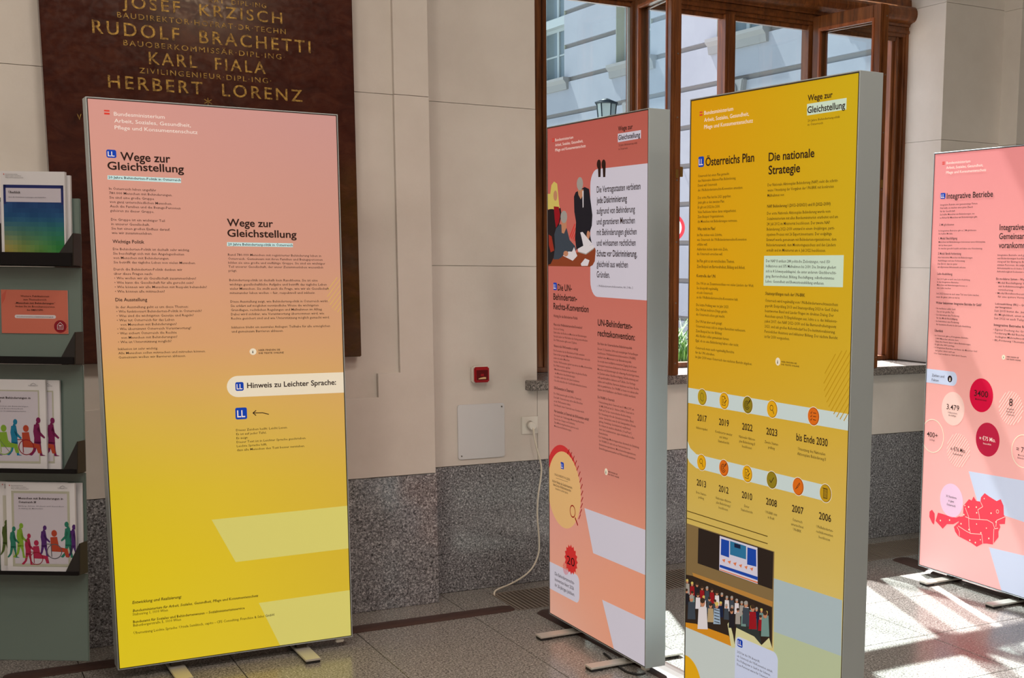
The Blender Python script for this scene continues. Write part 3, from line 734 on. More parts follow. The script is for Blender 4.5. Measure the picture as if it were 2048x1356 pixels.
('t', 2, 458, 1058, 14.8, 11.8, 331, 9, 'ink', 0.5, 'l', 0, ['• Unterzeichnung durch Österreich am 30. März 2007, am', '   26. Mai 2008 und am 26. Oktober 2008 in Österreich in', '   Kraft und Teil der österreichischen Rechtsordnung.', '• Die Umsetzung ist für alle Gebietskörperschaften (Bund,', '   Länder, Gemeinden) sowie für alle Staatsgewalten (Gesetz-', '   gebung, Verwaltung, Gerichtsbarkeit) verpflichtend.', '   Koordiniert als staatliche Anlaufstelle („Focal Point“)', '   durch das Sozialministerium, eigene Anlaufstellen in allen', '   Bundesländern.', '• Der Unabhängige Monitoringausschuss überwacht die Einhaltung', '   der UN-BRK. Er setzt sich aus Vertreter:innen von', '   Behindertenorganisationen, Menschenrechtsorganisationen,', '   Entwicklungszusammenarbeit und Wissenschaft zusammen.']),
('c',2,'cream',(526,1315),13,0,2),
('t', 2, 524, 1322, 0, 16.7, 5, 0, 'ink', 1, 'l', 0, ['i']),
('t', 2, 545, 1314, 10.0, 8.0, 89, 1, 'ink', 1, 'l', 0, ['HIER FINDEN SIE', 'DIE TEXTE ONLINE']),
('c',2,'red',(133,1421),157,0,1),
('c',2,'sand',(148,1446),157,0,2),
('ticks',2,'darkred',(148,1446),169,-75,30,13,22,4),
('r',2,'blue',(118,1334,149,1362),6,3),
('t', 2, 122, 1357, 0, 23.8, 21, 0, 'white', 1, 'l', 0, ['LL']),
('t', 2, 60, 1399, 0, 13.9, 148, 0, 'ink', 0.5, 'l', 0, ['UN-KONVENTION LESEN']),
('l',2,'ink',[(72,1408),(187,1407)],1.2,3),
('t', 2, 39, 1429, 0, 15.3, 190, 0, 'ink', 0.5, 'l', 0, ['Auf der Website des Sozialministeriums']),
('t', 2, 47, 1443, 0, 15.3, 172, 0, 'ink', 0.5, 'l', 0, ['finden Sie die UN-Behindertenrechts-']),
('t', 2, 69, 1456, 0, 13.9, 122, 0, 'ink', 0.5, 'l', 0, ['konvention in Leichter Sprache.']),
('c',2,'darkred',(230,1520),26,5,3),
('l',2,'darkred',[(252,1541),(278,1569)],8,3),
('rr',2,'paleblue',(-1,1773,290,1889),30,1),
('hatch',2,'red',(162,1770),26,6,2.5),
('star',2,'scarlet',(214,1722),63,16,3),
('t', 2, 177, 1745, 0, 50.0, 73, 0, 'black', 0, 'l', 0, ['20']),
('t', 2, 60, 1819, 24.0, 20.8, 187, 0, 'ink', 0.3, 'l', 0, ['Die Behindertenrechts-', 'konvention feiert 2026', 'ihr 20-jähriges Jubiläum.']),
('q',2,'paleblue',[(338,1488),(846,1482),(847,1649),(415,1654)],1),
('q',2,'paleblue',[(493,1823),(848,1817),(847,2000),(597,2000)],1),
('r',3,'flag',(56,44,73,48),0,2),
('r',3,'flag',(56,52,73,57),0,2),
('t', 3, 85, 56, 22.0, 17.6, 268, 2, 'white', 0.3, 'l', 0, ['Bundesministerium', 'Arbeit, Soziales, Gesundheit,', 'Pflege und Konsumentenschutz']),
('t', 3, 620, 61, 0, 23.6, 112, 0, 'ink', 1, 'l', 0, ['Wege zur']),
('q',3,'palegreen',[(616,69),(792,68),(792,99),(617,101)],2),
('t', 3, 620, 95, 0, 26.4, 168, 0, 'ink', 1, 'l', 0, ['Gleichstellung']),
('t', 3, 623, 119, 11.0, 8.8, 144, 0, 'ink', 0.3, 'l', 0, ['20 Jahre Behindertenpolitik', 'in Österreich']),
('r',3,'blue',(52,185,85,218),6,3),
('t', 3, 57, 212, 0, 28.1, 23, 0, 'white', 1, 'l', 0, ['LL']),
('t', 3, 96, 216, 0, 37.5, 267, 0, 'ink', 1, 'l', 0, ['Österreichs Plan']),
('t', 3, 437, 219, 0, 34.7, 220, 0, 'ink', 1, 'l', 0, ['Die nationale']),
('t', 3, 438, 258, 0, 36.1, 154, 0, 'ink', 1, 'l', 0, ['Strategie']),
('t', 3, 53, 250, 15.0, 12.0, 253, 3, 'ink', 0.5, 'l', 0, ['Österreich hat einen Plan gemacht:', 'den Nationalen Aktions-Plan Behinderung.', 'Damit will Österreich', 'die UN-Behindertenrechts-Konvention umsetzen.']),
('t', 3, 54, 319, 15.2, 12.2, 225, 5, 'ink', 0.5, 'l', 0, ['Der erste Plan hat bis 2021 gegolten.', 'Jetzt gibt es den zweiten Plan.', 'Er gilt seit 2022 bis 2030.', 'Viele Fachleute haben daran mitgearbeitet.', 'Zum Beispiel Organisationen,', 'die Menschen mit Behinderungen vertreten.']),
('t', 3, 54, 419, 0, 13.9, 103, 0, 'ink', 1, 'l', 0, ['Was steht im Plan?']),
('t', 3, 52, 438, 15.2, 12.2, 278, 1, 'ink', 0.5, 'l', 0, ['Im Plan stehen viele Schritte,', 'wie Österreich die UN-Behindertenrechts-Konvention', 'erfüllen will.', 'Außerdem stehen darin viele Ziele,', 'die Österreich erreichen will.']),
('t', 3, 53, 522, 18.0, 14.4, 272, 1, 'ink', 0.5, 'l', 0, ['Im Plan geht es um verschiedene Themen.', 'Zum Beispiel um Barrierefreiheit, Bildung und Arbeit.']),
('t', 3, 52, 570, 0, 13.9, 109, 0, 'ink', 1, 'l', 0, ['Kontrolle der UN']),
('t', 3, 53, 594, 15.0, 12.0, 320, 0, 'ink', 0.5, 'l', 0, ['Die UN ist ein Zusammenschluss von vielen Ländern der Welt.', 'Sie überprüft regelmäßig,', 'ob sich Österreich', 'an die UN-Behindertenrechts-Konvention hält.']),
('t', 3, 51, 664, 15.5, 12.4, 189, 0, 'ink', 0.5, 'l', 0, ['Die letzte Prüfung war im Jahr 2023.', 'Die UN hat mehrere Dinge gelobt,', 'die Österreich schon gut macht.']),
('t', 3, 51, 718, 15.8, 12.6, 283, 1, 'ink', 0.5, 'l', 0, ['Die UN hat aber auch gesagt:', 'Österreich muss sich in einigen Bereichen verbessern.', 'Zum Beispiel bei der Bildung:', 'Alle Kinder sollen gemeinsam lernen.', 'Egal, ob sie eine Behinderung haben oder nicht.']),
('t', 3, 50, 805, 15.0, 12.0, 322, 2, 'ink', 0.5, 'l', 0, ['Österreich muss auch regelmäßig Berichte', 'für die UN schreiben.', 'Im Jahr 2030 muss Österreich den nächsten Bericht abgeben.']),
('t', 3, 435, 293, 15.5, 12.4, 331, 0, 'ink', 0.5, 'l', 0, ['Der Nationale Aktionsplan Behinderung (NAP) sieht die schritt-', 'weise Umsetzung der Vorgaben der UN-BRK mit konkreten', 'Maßnahmen vor.']),
('t', 3, 435, 356, 0, 12.5, 301, 0, 'ink', 1, 'l', 0, ['NAP Behinderung I (2012–2020/21) und II (2022–2030)']),
('t', 3, 435, 377, 15.6, 12.5, 331, 5, 'ink', 0.5, 'l', 0, ['Der erste Nationale Aktionsplan Behinderung wurde vom', 'Sozialministerium mit allen Bundesministerien erarbeitet und am', '24. Juli 2012 im Ministerrat beschlossen. Der zweite NAP', 'Behinderung 2022–2030 entstand in einem dreijährigen, parti-', 'zipativen Prozess mit 26 Expert:innenteams. Der endgültige', 'Entwurf wurde gemeinsam mit Behindertenorganisationen, dem', 'Behindertenanwalt, dem Monitoringausschuss und den Ländern', 'erstellt und im Ministerrat am 6. Juli 2022 beschlossen.']),
('q',3,'palegreen',[(422,499),(799,495),(799,584),(422,589)],2),
('t', 3, 434, 518, 15.2, 12.2, 334, 1, 'ink', 0.5, 'l', 0, ['Der NAP II umfasst 288 politische Zielsetzungen, rund 150', 'Indikatoren und 375 Maßnahmen bis 2030. Die Struktur gliedert', 'sich in 8 Schwerpunktkapitel, die unter anderem Gleichberechti-', 'gung, Barrierefreiheit, Bildung, Beschäftigung, selbstbestimmtes', 'Leben, Gesundheit und Bewusstseinsbildung umfassen.']),
('t', 3, 434, 616, 0, 13.9, 195, 0, 'ink', 1, 'l', 0, ['Staatenprüfungen nach der UN-BRK']),
('t', 3, 434, 637, 15.6, 12.5, 349, 1, 'ink', 0.5, 'l', 0, ['Österreich wird regelmäßig vom UN-Behindertenrechtsausschuss', 'geprüft: Erstprüfung 2013 und Staatenprüfung 2023 in Genf. Dabei', 'beantworten Bund und Länder Fragen im direkten Dialog. Der', 'Ausschuss sprach 73 Empfehlungen aus, lobte u. a. das Inklusions-', 'paket 2017, den NAP 2022–2030 und das Barrierefreiheitsgesetz', '2023, und sah großen Reformbedarf bei De-Institutionalisierung,', 'Persönlicher Assistenz und inklusiver Bildung. Der nächste Bericht', 'ist für 2030 vorgesehen.']),
('c',3,'cream',(503,814),12,0,2),
('t', 3, 501, 820, 0, 15.3, 4, 0, 'ink', 1, 'l', 0, ['i']),
('t', 3, 522, 815, 8.0, 6.4, 88, 1, 'ink', 1, 'l', 0, ['HIER FINDEN SIE', 'DIE TEXTE ONLINE']),
('hatch',3,'gold',(825,859),100,15,3.5),
('track',3,'paleblue2',(961,1179,47,747),1),
('coin',3,'olive',(92,961),'map'),
('t', 3, 94, 1041, 0, 30, 56, 0, 'ink', 0.8, 'c', 0, ['2017']),
('t', 3, 94, 1069, 14.5, 12, 0, 0, 'ink', 0.4, 'c', 0, ['Inklusionspaket']),
('coin',3,'amber',(220,961),'doc'),
('t', 3, 222, 1041, 0, 30, 56, 0, 'ink', 0.8, 'c', 0, ['2019']),
('t', 3, 222, 1069, 14.5, 12, 0, 0, 'ink', 0.4, 'c', 0, ['Kombinierter zweiter', 'und dritter', 'Staatenbericht']),
('coin',3,'dolive',(350,961),'target'),
('t', 3, 352, 1041, 0, 30, 56, 0, 'ink', 0.8, 'c', 0, ['2022']),
('t', 3, 352, 1069, 14.5, 12, 0, 0, 'ink', 0.4, 'c', 0, ['Nationaler Aktions-', 'plan Behinderung II', 'beschlossen']),
('coin',3,'amber',(479,961),'lens'),
('t', 3, 481, 1041, 0, 30, 56, 0, 'ink', 0.8, 'c', 0, ['2023']),
('t', 3, 481, 1069, 14.5, 12, 0, 0, 'ink', 0.4, 'c', 0, ['Zweite Staaten-', 'prüfung']),
('coin',3,'orange',(682,961),'list'),
('t', 3, 678, 1041, 0, 31, 148, 0, 'ink', 0.8, 'c', 0, ['bis Ende 2030']),
('t', 3, 678, 1069, 15, 13, 0, 0, 'ink', 0.4, 'c', 0, ['Umsetzung des Nationalen', 'Aktionsplans Behinderung II']),
('coin',3,'amber',(93,1179),'lens'),
('t', 3, 95, 1259, 0, 30, 56, 0, 'ink', 0.8, 'c', 0, ['2013']),
('t', 3, 95, 1287, 14.5, 12, 0, 0, 'ink', 0.4, 'c', 0, ['Erste Staaten-', 'prüfung']),
('coin',3,'orange',(224,1179),'target'),
('t', 3, 226, 1259, 0, 30, 56, 0, 'ink', 0.8, 'c', 0, ['2012']),
('t', 3, 226, 1287, 14.5, 12, 0, 0, 'ink', 0.4, 'c', 0, ['Nationaler Aktions-', 'plan Behinderung I', 'beschlossen']),
('coin',3,'amber',(355,1179),'doc'),
('t', 3, 357, 1259, 0, 30, 56, 0, 'ink', 0.8, 'c', 0, ['2010']),
('t', 3, 357, 1287, 14.5, 12, 0, 0, 'ink', 0.4, 'c', 0, ['Erster', 'Staatenbericht']),
('coin',3,'dolive',(485,1179),'check'),
('t', 3, 487, 1259, 0, 30, 56, 0, 'ink', 0.8, 'c', 0, ['2008']),
('t', 3, 487, 1287, 14.5, 12, 0, 0, 'ink', 0.4, 'c', 0, ['UN-BRK tritt', 'in Kraft']),
('coin',3,'orange',(617,1179),'pen'),
('t', 3, 619, 1259, 0, 30, 56, 0, 'ink', 0.8, 'c', 0, ['2007']),
('t', 3, 619, 1287, 14.5, 12, 0, 0, 'ink', 0.4, 'c', 0, ['Österreich', 'unterzeichnet', 'UN-BRK']),
('coin',3,'gold',(747,1179),'scroll'),
('t', 3, 749, 1259, 0, 30, 56, 0, 'ink', 0.8, 'c', 0, ['2006']),
('t', 3, 749, 1287, 14.5, 12, 0, 0, 'ink', 0.4, 'c', 0, ['UN-Behinderten-', 'rechtskonvention', 'beschlossen']),
('l',3,'brown',[(1,1357),(469,1359)],3,3),
('l',3,'brown',[(2,1382),(470,1382)],3,3),
('rr',3,'sky2',(-1,1760,506,2001),0,1),
('rr',3,'sky',(306,1717,537,1907),25,17),
('r',3,'blue',(317,1724,347,1750),6,18),
('t', 3, 321, 1745, 0, 22.1, 21, 0, 'white', 1, 'l', 0, ['LL']),
('t', 3, 318, 1772, 14.0, 11.2, 194, 1, 'ink', 0.4, 'l', 0, ['2023 hat die UN überprüft,', 'ob Österreich die UN-Konvention einhält.', 'Die Prüfung war in Genf in der Schweiz.', 'Diese Personen waren für Österreich dabei.']),
('c',3,'amber',(14,1959),95,0,2),
('q',3,'bluegrey',[(505,1484),(836,1478),(839,1644),(511,1653)],1),
('q',3,'greengrey',[(511,1653),(839,1644),(839,1731),(517,1824)],1),
('r',4,'flag',(60,44,78,48),0,2),
('r',4,'flag',(60,52,78,57),0,2),
('t', 4, 91, 57, 22.0, 17.6, 270, 2, 'white', 0.3, 'l', 0, ['Bundesministerium', 'Arbeit, Soziales, Gesundheit,', 'Pflege und Konsumentenschutz']),
('r',4,'blue',(56,188,92,215),6,3),
('t', 4, 61, 210, 0, 22.9, 25, 0, 'white', 1, 'l', 0, ['LL']),
('t', 4, 102, 216, 0, 37.5, 310, 0, 'ink', 0.7, 'l', 0, ['Integrative Betriebe']),
('t', 4, 60, 247, 15.0, 12.0, 258, 4, 'ink', 0.3, 'l', 0, ['Integrative Betriebe sind gemeinnützige Firmen.', 'Das heißt, sie machen einen guten Zweck', 'für die Gesellschaft.', 'Sie helfen Menschen mit Behinderungen, wo', 'es Arbeit für Menschen mit Behinderungen gibt.']),
('t', 4, 59, 340, 0, 13.9, 102, 0, 'ink', 0.8, 'l', 0, ['2 Möglichkeiten']),
('t', 4, 55, 367, 14.0, 11.2, 261, 0, 'ink', 0.3, 'l', 0, ['In Integrativen Betrieben gibt es 2 Möglichkeiten.', 'Sie heißen Module:']),
('t', 4, 57, 404, 0, 15.3, 130, 0, 'ink', 0.8, 'l', 0, ['1. Modul: Beschäftigung']),
('t', 4, 58, 420, 15.0, 12.0, 319, 0, 'ink', 0.3, 'l', 0, ['Menschen mit Behinderungen bekommen einen Arbeitsplatz,', 'der zu ihnen passt.', 'Sie werden gerecht bezahlt und haben eine Versicherung.']),
('t', 4, 57, 475, 0, 15.3, 161, 0, 'ink', 0.8, 'l', 0, ['2. Modul: Berufs-Vorbereitung']),
('t', 4, 58, 492, 15.0, 12.0, 237, 0, 'ink', 0.3, 'l', 0, ['Hier bekommen Menschen mit Behinderungen', 'Ausbildungen und eine Vorbereitung.', 'Das Ziel ist, dass sie später', 'am allgemeinen Arbeitsmarkt arbeiten.']),
('t', 4, 57, 570, 0, 15.3, 106, 0, 'ink', 0.8, 'l', 0, ['Lehr-Ausbildung']),
('t', 4, 58, 593, 14.0, 11.2, 228, 0, 'ink', 0.4, 'l', 0, ['Seit 2015 gibt es auch eine Lehr-Ausbildung', 'in den Integrativen Betrieben.', 'Menschen mit Behinderungen können so', 'eine Lehre machen.']),
('t', 4, 56, 662, 16.0, 12.8, 296, 0, 'ink', 0.4, 'l', 0, ['Seit 2022 können sie auch einen Teil einer Lehre machen,', 'wenn die ganze Lehre zu viel ist.']),
('t', 4, 56, 707, 0, 16.7, 313, 0, 'ink', 1, 'l', 0, ['Woher bekommen Integrative Betriebe ihr Geld?']),
('t', 4, 53, 732, 15.2, 12.2, 243, 5, 'ink', 0.4, 'l', 0, ['• Sie verdienen selbst Geld.', '   Das ist der größte Teil.', '• Sie bekommen eine Förderung', '   für das Modul Beschäftigung.', '• Sie bekommen eine Förderung', '   für bestimmte Kosten in der Lehr-Ausbildung.']),
('t', 4, 54, 840, 0, 16.7, 61, 0, 'ink', 1, 'l', 0, ['Überblick']),
('t', 4, 52, 861, 14.3, 11.5, 302, 4, 'ink', 0.5, 'l', 0, ['• In Österreich gibt es 8 Integrative Betriebe.', '   3.400 Menschen arbeiten dort.', '   Etwa drei Viertel davon haben Behinderungen.', '• Es gibt über 400 Lehrlinge.', '• In Integrativen Betrieben verdienen die Menschen Geld', '   und geben dieses auch aus.', '• Der Staat verdient so Geld durch Steuern.']),
('t', 4, 464, 365, 39.5, 37.5, 209, 2, 'ink', 0.7, 'l', 0, ['Integrative Betriebe:', 'Gemeinsam', 'vorankommen']),
('t', 4, 460, 479, 14.6, 11.7, 428, 0, 'ink', 0.4, 'l', 0, ['Integrative Betriebe sind gemeinnützige Unternehmen, die Menschen', 'mit Behinderungen beschäftigen und qualifizieren. Ihre Dienstlei-', 'stung auf der Eintrag ins Berufsleben vorbereitet sind. Sie unter-', 'stützen Personen, die aufgrund ihrer Behinderung am allgemeinen', 'Arbeitsmarkt noch keine Stelle finden. Eine Behinderung darf nicht', 'Arbeitslosigkeit bedeuten und sichert.']),
('t', 4, 457, 585, 0, 13.9, 298, 0, 'ink', 1, 'l', 0, ['Ein modulares System – Wege zur Beschäftigung']),
('t', 4, 458, 602, 15.5, 12.4, 443, 0, 'ink', 0.4, 'l', 0, ['• Modul Beschäftigung: bietet einen vollwertigen Arbeitsplatz', '   mit kollektivvertraglicher Entlohnung und Sozial-', '   versicherung.', '• Modul Berufsvorbereitung: Qualifizierungsmaßnahmen', '   für eine spätere Vermittlung in den Arbeitsmarkt.']),
('t', 4, 459, 696, 15.0, 12.0, 362, 0, 'ink', 1, 'l', 0, ['Lehrausbildung (IBL) – Qualifizierung mit Anspruch', 'zur Integration']),
('t', 4, 455, 728, 17.0, 13.6, 454, 0, 'ink', 0.4, 'l', 0, ['Seit 2015 bietet die „Integrative Betriebe Lehrausbildung“', 'die Möglichkeit, einen anerkannten Lehrabschluss.', 'Seit 2022 ist auch Teilqualifikation möglich.']),
('t', 4, 456, 792, 0, 15.3, 343, 0, 'ink', 1, 'l', 0, ['Integrative Betriebe finanzieren sich aus']),
('t', 4, 453, 812, 16.0, 12.8, 464, 1, 'ink', 0.4, 'l', 0, ['• Eigener Deckung des Großteils', '• Förderung Modul Beschäftigung: Abgeltung der behinderungs-', '   bedingten Mehraufwendungen', '• IBL-Förderung: Übernahme definierter Kosten']),
('c',4,'cream',(526,929),11,0,2),
('t', 4, 525, 933, 0, 12.5, 4, 0, 'ink', 1, 'l', 0, ['i']),
('t', 4, 547, 928, 11.0, 8.8, 88, 1, 'ink', 1, 'l', 0, ['HIER FINDEN SIE', 'DIE TEXTE ONLINE']),
('rr',4,'sky',(-1,1021,224,1088),30,1),
('t', 4, 47, 1055, 22.0, 17.6, 89, 0, 'ink', 0.1, 'l', 0, ['Zahlen und', 'Fakten']),
('c',4,'black',(175,1057),16,0,2),
('t', 4, 172, 1067, 0, 25.0, 9, 0, 'white', 1, 'l', 0, ['i']),
('c',4,'blush',(205,1196),80,0,2),
('t', 4, 205, 1202, 0, 36, 88, 0, 'ink', 0.3, 'c', 0, ['3.479']),
('t', 4, 205, 1220, 13, 12, 0, 0, 'ink', 0.6, 'c', 0, ['Vollversicherte', 'Beschäftigte']),
('c',4,'crimson',(393,1114),78,0,2),
('t', 4, 393, 1120, 0, 40, 92, 0, 'ink', 0.3, 'c', 0, ['3400']),
('t', 4, 393, 1138, 13, 12, 0, 0, 'ink', 0.6, 'c', 0, ['Mitarbeiter:innen']),
('hatch',4,'blush',(587,1153),76,13,6),
('t', 4, 587, 1143, 0, 48, 22, 0, 'ink', 0.3, 'c', 0, ['8']),
('t', 4, 587, 1161, 13, 12, 0, 0, 'ink', 0.6, 'c', 0, ['Integrative', 'Betriebe in', 'Österreich']),
('c',4,'cream',(67,1343),82,4,2),
('t', 4, 67, 1349, 0, 34, 80, 0, 'ink', 0.3, 'c', 0, ['400+']),
('t', 4, 67, 1367, 13, 12, 0, 0, 'ink', 0.6, 'c', 0, ['Lehrlinge']),
('hatch',4,'blush',(254,1389),81,13,6),
('t', 4, 254, 1395, 0, 27, 104, 0, 'ink', 0.3, 'c', 0, ['≈ €76 Mio.']),
('t', 4, 254, 1413, 13, 12, 0, 0, 'ink', 0.6, 'c', 0, ['Kaufkrafteffekt']),
('c',4,'wine',(448,1313),78,0,2),
('t', 4, 448, 1319, 0, 27, 106, 0, 'white', 0.3, 'c', 0, ['≈ €75 Mio.']),
('t', 4, 448, 1337, 13, 12, 0, 0, 'white', 0.6, 'c', 0, ['Steuereffekt']),
('c',4,'cream',(678,1336),75,4,2),
('t', 4, 678, 1342, 0, 34, 86, 0, 'ink', 0.3, 'c', 0, ['= 75%']),
('t', 4, 678, 1360, 13, 12, 0, 0, 'ink', 0.6, 'c', 0, ['Menschen mit', 'Behinderungen']),
('q',4,'sky',[(331,1477),(1115,1462),(1130,1661),(411,1634)],1),
('q',4,'sky',[(489,1810),(1141,1799),(1159,2037),(587,2000)],1),
('c',4,'lilac',(221,1635),81,0,2),
('t', 4, 221, 1623, 20, 15, 74, 0, 'ink', 0.5, 'c', 0, ['33 Standorte', 'in ganz', 'Österreich']),
('q',4,'mapred',[(67,1742),(68,1716),(85,1704),(105,1719),(108,1746),(103,1775),(89,1768)],2),
('q',4,'mapred',[(114,1754),(129,1711),(166,1711),(213,1714),(259,1712),(284,1700),(280,1725),(242,1747),(196,1755),(168,1783),(141,1768)],2),
('q',4,'mapred',[(281,1704),(307,1697),(306,1646),(342,1609),(361,1612),(372,1591),(392,1609),(419,1607),(422,1587),(445,1563),(476,1574),(525,1587),(551,1574),(571,1601),(576,1642),(587,1653),(585,1683),(550,1690),(557,1702),(546,1725),(548,1751),(526,1777),(514,1792),(472,1796),(448,1801),(408,1824),(367,1812),(316,1804),(279,1798),(256,1780),(246,1759),(278,1731)],2),
('l',4,'blush',[(419,1607),(437,1628),(405,1648),(415,1671),(420,1692)],3,3),
('l',4,'blush',[(322,1696),(360,1700),(420,1692),(471,1685),(508,1693),(522,1717),(543,1710)],3,3),
('l',4,'blush',[(319,1653),(345,1692),(350,1736),(362,1769)],3,3),
('l',4,'blush',[(276,1749),(326,1762),(362,1769),(439,1759),(448,1801)],3,3),
('l',4,'blush',[(516,1718),(517,1791)],3,3),
('l',4,'blush',[(583,1650),(531,1676),(528,1707)],3,3),
('l',4,'blush',[(268,1755),(286,1774),(287,1797)],3,3),
('c',4,'cream',(149,1746),4,0,4),
('c',4,'cream',(214,1732),4,0,4),
('c',4,'cream',(295,1735),4,0,4),
('c',4,'cream',(316,1644),3,0,4),
('c',4,'cream',(342,1646),4,0,4),
('c',4,'cream',(444,1589),3,0,4),
('c',4,'cream',(394,1638),4,0,4),
('c',4,'cream',(398,1664),4,0,4),
('c',4,'cream',(493,1649),4,0,4),
('c',4,'cream',(401,1717),3,0,4),
('c',4,'cream',(467,1724),3,0,4),
('c',4,'cream',(432,1753),4,0,4),
('c',4,'cream',(360,1802),4,0,4),
('c',4,'cream',(398,1806),4,0,4),
('c',4,'cream',(431,1786),3,0,4),
('c',4,'cream',(486,1769),4,0,4),
('c',4,'cream',(528,1684),4,0,4),
('c',4,'cream',(351,1753),4,0,4),
('c',4,'cream',(312,1688),4,0,4),
('c',4,'cream',(534,1634),9,2,4),
('t', 5, 578, 154, 0, 25.0, 210, 0, 'gilt', 0, 'l', 0, ['RAT  DIPL·ING']),
('t', 5, 274, 206, 0, 59.7, 573, 0, 'gilt', 0.6, 'l', 0, ['JOSEF  KRZISCH']),
('t', 5, 255, 244, 0, 27.8, 604, 0, 'gilt', 0, 'l', 0, ['BAUDIREKTOR·HOFRAT·DR·TECHN']),
('t', 5, 169, 307, 0, 66.7, 784, 0, 'gilt', 0.6, 'l', 0, ['RUDOLF  BRACHETTI']),
('t', 5, 271, 341, 0, 27.8, 581, 0, 'gilt', 0, 'l', 0, ['BAUOBERKOMMISSÄR·DIPL·ING·']),
('t', 5, 356, 401, 0, 63.9, 421, 0, 'gilt', 0.6, 'l', 0, ['KARL  FIALA']),
('t', 5, 321, 436, 0, 27.8, 476, 0, 'gilt', 0, 'l', 0, ['ZIVILINGENIEUR·DIPL·ING·']),
('t', 5, 212, 497, 0, 65.3, 703, 0, 'gilt', 0.6, 'l', 0, ['HERBERT  LORENZ']),
('t', 5, 102, 620, 0, 31.9, 15, 0, 'gilt', 0, 'l', 0, ['V']),
('q',2,'scarlet',[(208,431),(255,382),(260,386),(211,438)],2),
('q',2,'scarlet',[(222,436),(259,398),(264,401),(225,443)],2),
('q',2,'scarlet',[(237,441),(264,413),(269,416),(240,447)],2),
('q',2,'scarlet',[(251,445),(268,428),(273,431),(254,452)],2),
('q',2,'scarlet',[(265,450),(273,443),(278,447),(268,457)],2),
('q',2,'ph_table',[(5,548),(6,518),(82,510),(285,492),(385,475),(431,475),(437,485),(429,525),(411,540),(388,546)],2),
('q',2,'ph_dark',[(3,326),(53,317),(127,320),(137,348),(110,389),(70,486),(76,500),(31,539),(2,544)],3),
('q',2,'ph_blonde',[(42,228),(67,215),(96,225),(105,265),(113,306),(119,320),(86,326),(48,322),(2,322),(3,261),(30,262)],4),
('q',2,'ph_skin',[(97,271),(94,282),(88,289),(78,291),(69,288),(63,281),(60,270),(63,260),(70,253),(79,250),(88,253),(95,261)],5),
('q',2,'ph_red',[(63,312),(111,315),(123,348),(110,378),(84,397),(72,364)],5),
('q',2,'ph_red2',[(13,422),(42,430),(66,486),(32,493),(15,465)],5),
('q',2,'ph_slate',[(67,423),(84,399),(122,382),(183,400),(210,445),(258,468),(269,485),(230,489),(189,492),(149,503),(140,510),(107,520),(57,521),(74,475)],5),
('q',2,'ph_grey',[(188,356),(184,368),(173,377),(157,380),(142,376),(131,367),(127,355),(131,342),(143,334),(158,331),(173,334),(185,343)],7),
('q',2,'ph_skin',[(133,370),(183,369),(181,397),(158,420),(138,417)],6),
('q',2,'ph_white',[(148,506),(199,489),(265,492),(278,506),(237,525)],6),
('q',2,'ph_white',[(230,491),(250,472),(271,501)],7),
('q',2,'ph_skin',[(197,497),(194,503),(186,507),(175,509),(163,507),(155,503),(152,498),(155,492),(163,488),(175,487),(186,488),(194,492)],8),
('q',2,'ph_black',[(249,280),(264,264),(311,255),(342,247),(380,256),(394,301),(409,354),(404,393),(385,419),(404,459),(377,472),(339,475),(269,482),(258,438),(267,377),(252,337),(250,303)],3),
('q',2,'ph_grey',[(330,235),(326,247),(316,256),(302,259),(288,255),(278,246),(274,232),(278,220),(289,211),(302,208),(316,212),(326,222)],5),
('q',2,'ph_skin',[(282,254),(334,256),(326,279),(309,292),(289,275)],4),
('q',2,'ph_white',[(323,261),(334,261),(333,322),(326,324)],5),
('q',2,'ph_skin',[(387,427),(385,435),(380,441),(373,443),(366,441),(361,435),(360,427),(362,419),(367,413),(373,411),(380,413),(385,419)],5),
('q',2,'ph_white',[(305,417),(325,415),(408,460),(362,472),(332,469),(317,438)],6),
('q',2,'ph_white',[(281,479),(332,467),(419,465),(424,475),(354,497),(285,489)],5),
('q',2,'ph_grey',[(285,489),(354,497),(422,476),(424,479),(354,501),(285,492)],6),
('q',2,'ph_white',[(308,536),(346,515),(384,522),(369,543),(315,544)],3),
('q',3,'ph_beige',[(1,1400),(506,1400),(506,1707),(1,1707)],2),
('q',3,'ph_stage',[(79,1403),(501,1402),(500,1521),(77,1525)],3),
('q',3,'ph_screenw',[(206,1406),(417,1405),(422,1521),(206,1522)],4),
('q',3,'ph_blue',[(215,1414),(261,1413),(262,1468),(214,1468)],5),
('q',3,'ph_blue',[(363,1414),(410,1413),(413,1467),(363,1470)],5),
('q',3,'ph_teal',[(266,1412),(356,1412),(357,1455),(267,1457)],5),
('q',3,'ph_navy',[(290,1415),(325,1414),(325,1427),(291,1428)],6),
('q',3,'ph_blue',[(209,1502),(421,1498),(421,1509),(208,1511)],5),
('q',3,'ph_orange',[(221,1483),(241,1477),(236,1490)],6),
('q',3,'ph_orange',[(253,1482),(273,1476),(268,1489)],6),
('q',3,'ph_orange',[(285,1481),(305,1475),(299,1489)],6),
('q',3,'ph_orange',[(317,1481),(336,1475),(331,1488)],6),
('q',3,'ph_orange',[(348,1480),(366,1474),(361,1487)],6),
('q',3,'ph_orange',[(378,1479),(397,1473),(392,1486)],6),
('q',3,'ph_orange',[(208,1517),(422,1514),(422,1519),(208,1520)],6),
('q',3,'ph_ledge',[(44,1564),(503,1559),(502,1576),(52,1575)],3),
('q',3,'ph_crowddark',[(-2,1580),(45,1575),(500,1578),(503,1703),(300,1760),(-2,1762)],3),
('q',3,'ph_floor',[(-2,1749),(71,1737),(267,1729),(300,1760),(-2,1764)],5),
('q',3,'ph_cream',[(309,1691),(409,1695),(449,1713),(488,1679),(505,1707),(300,1760)],7),
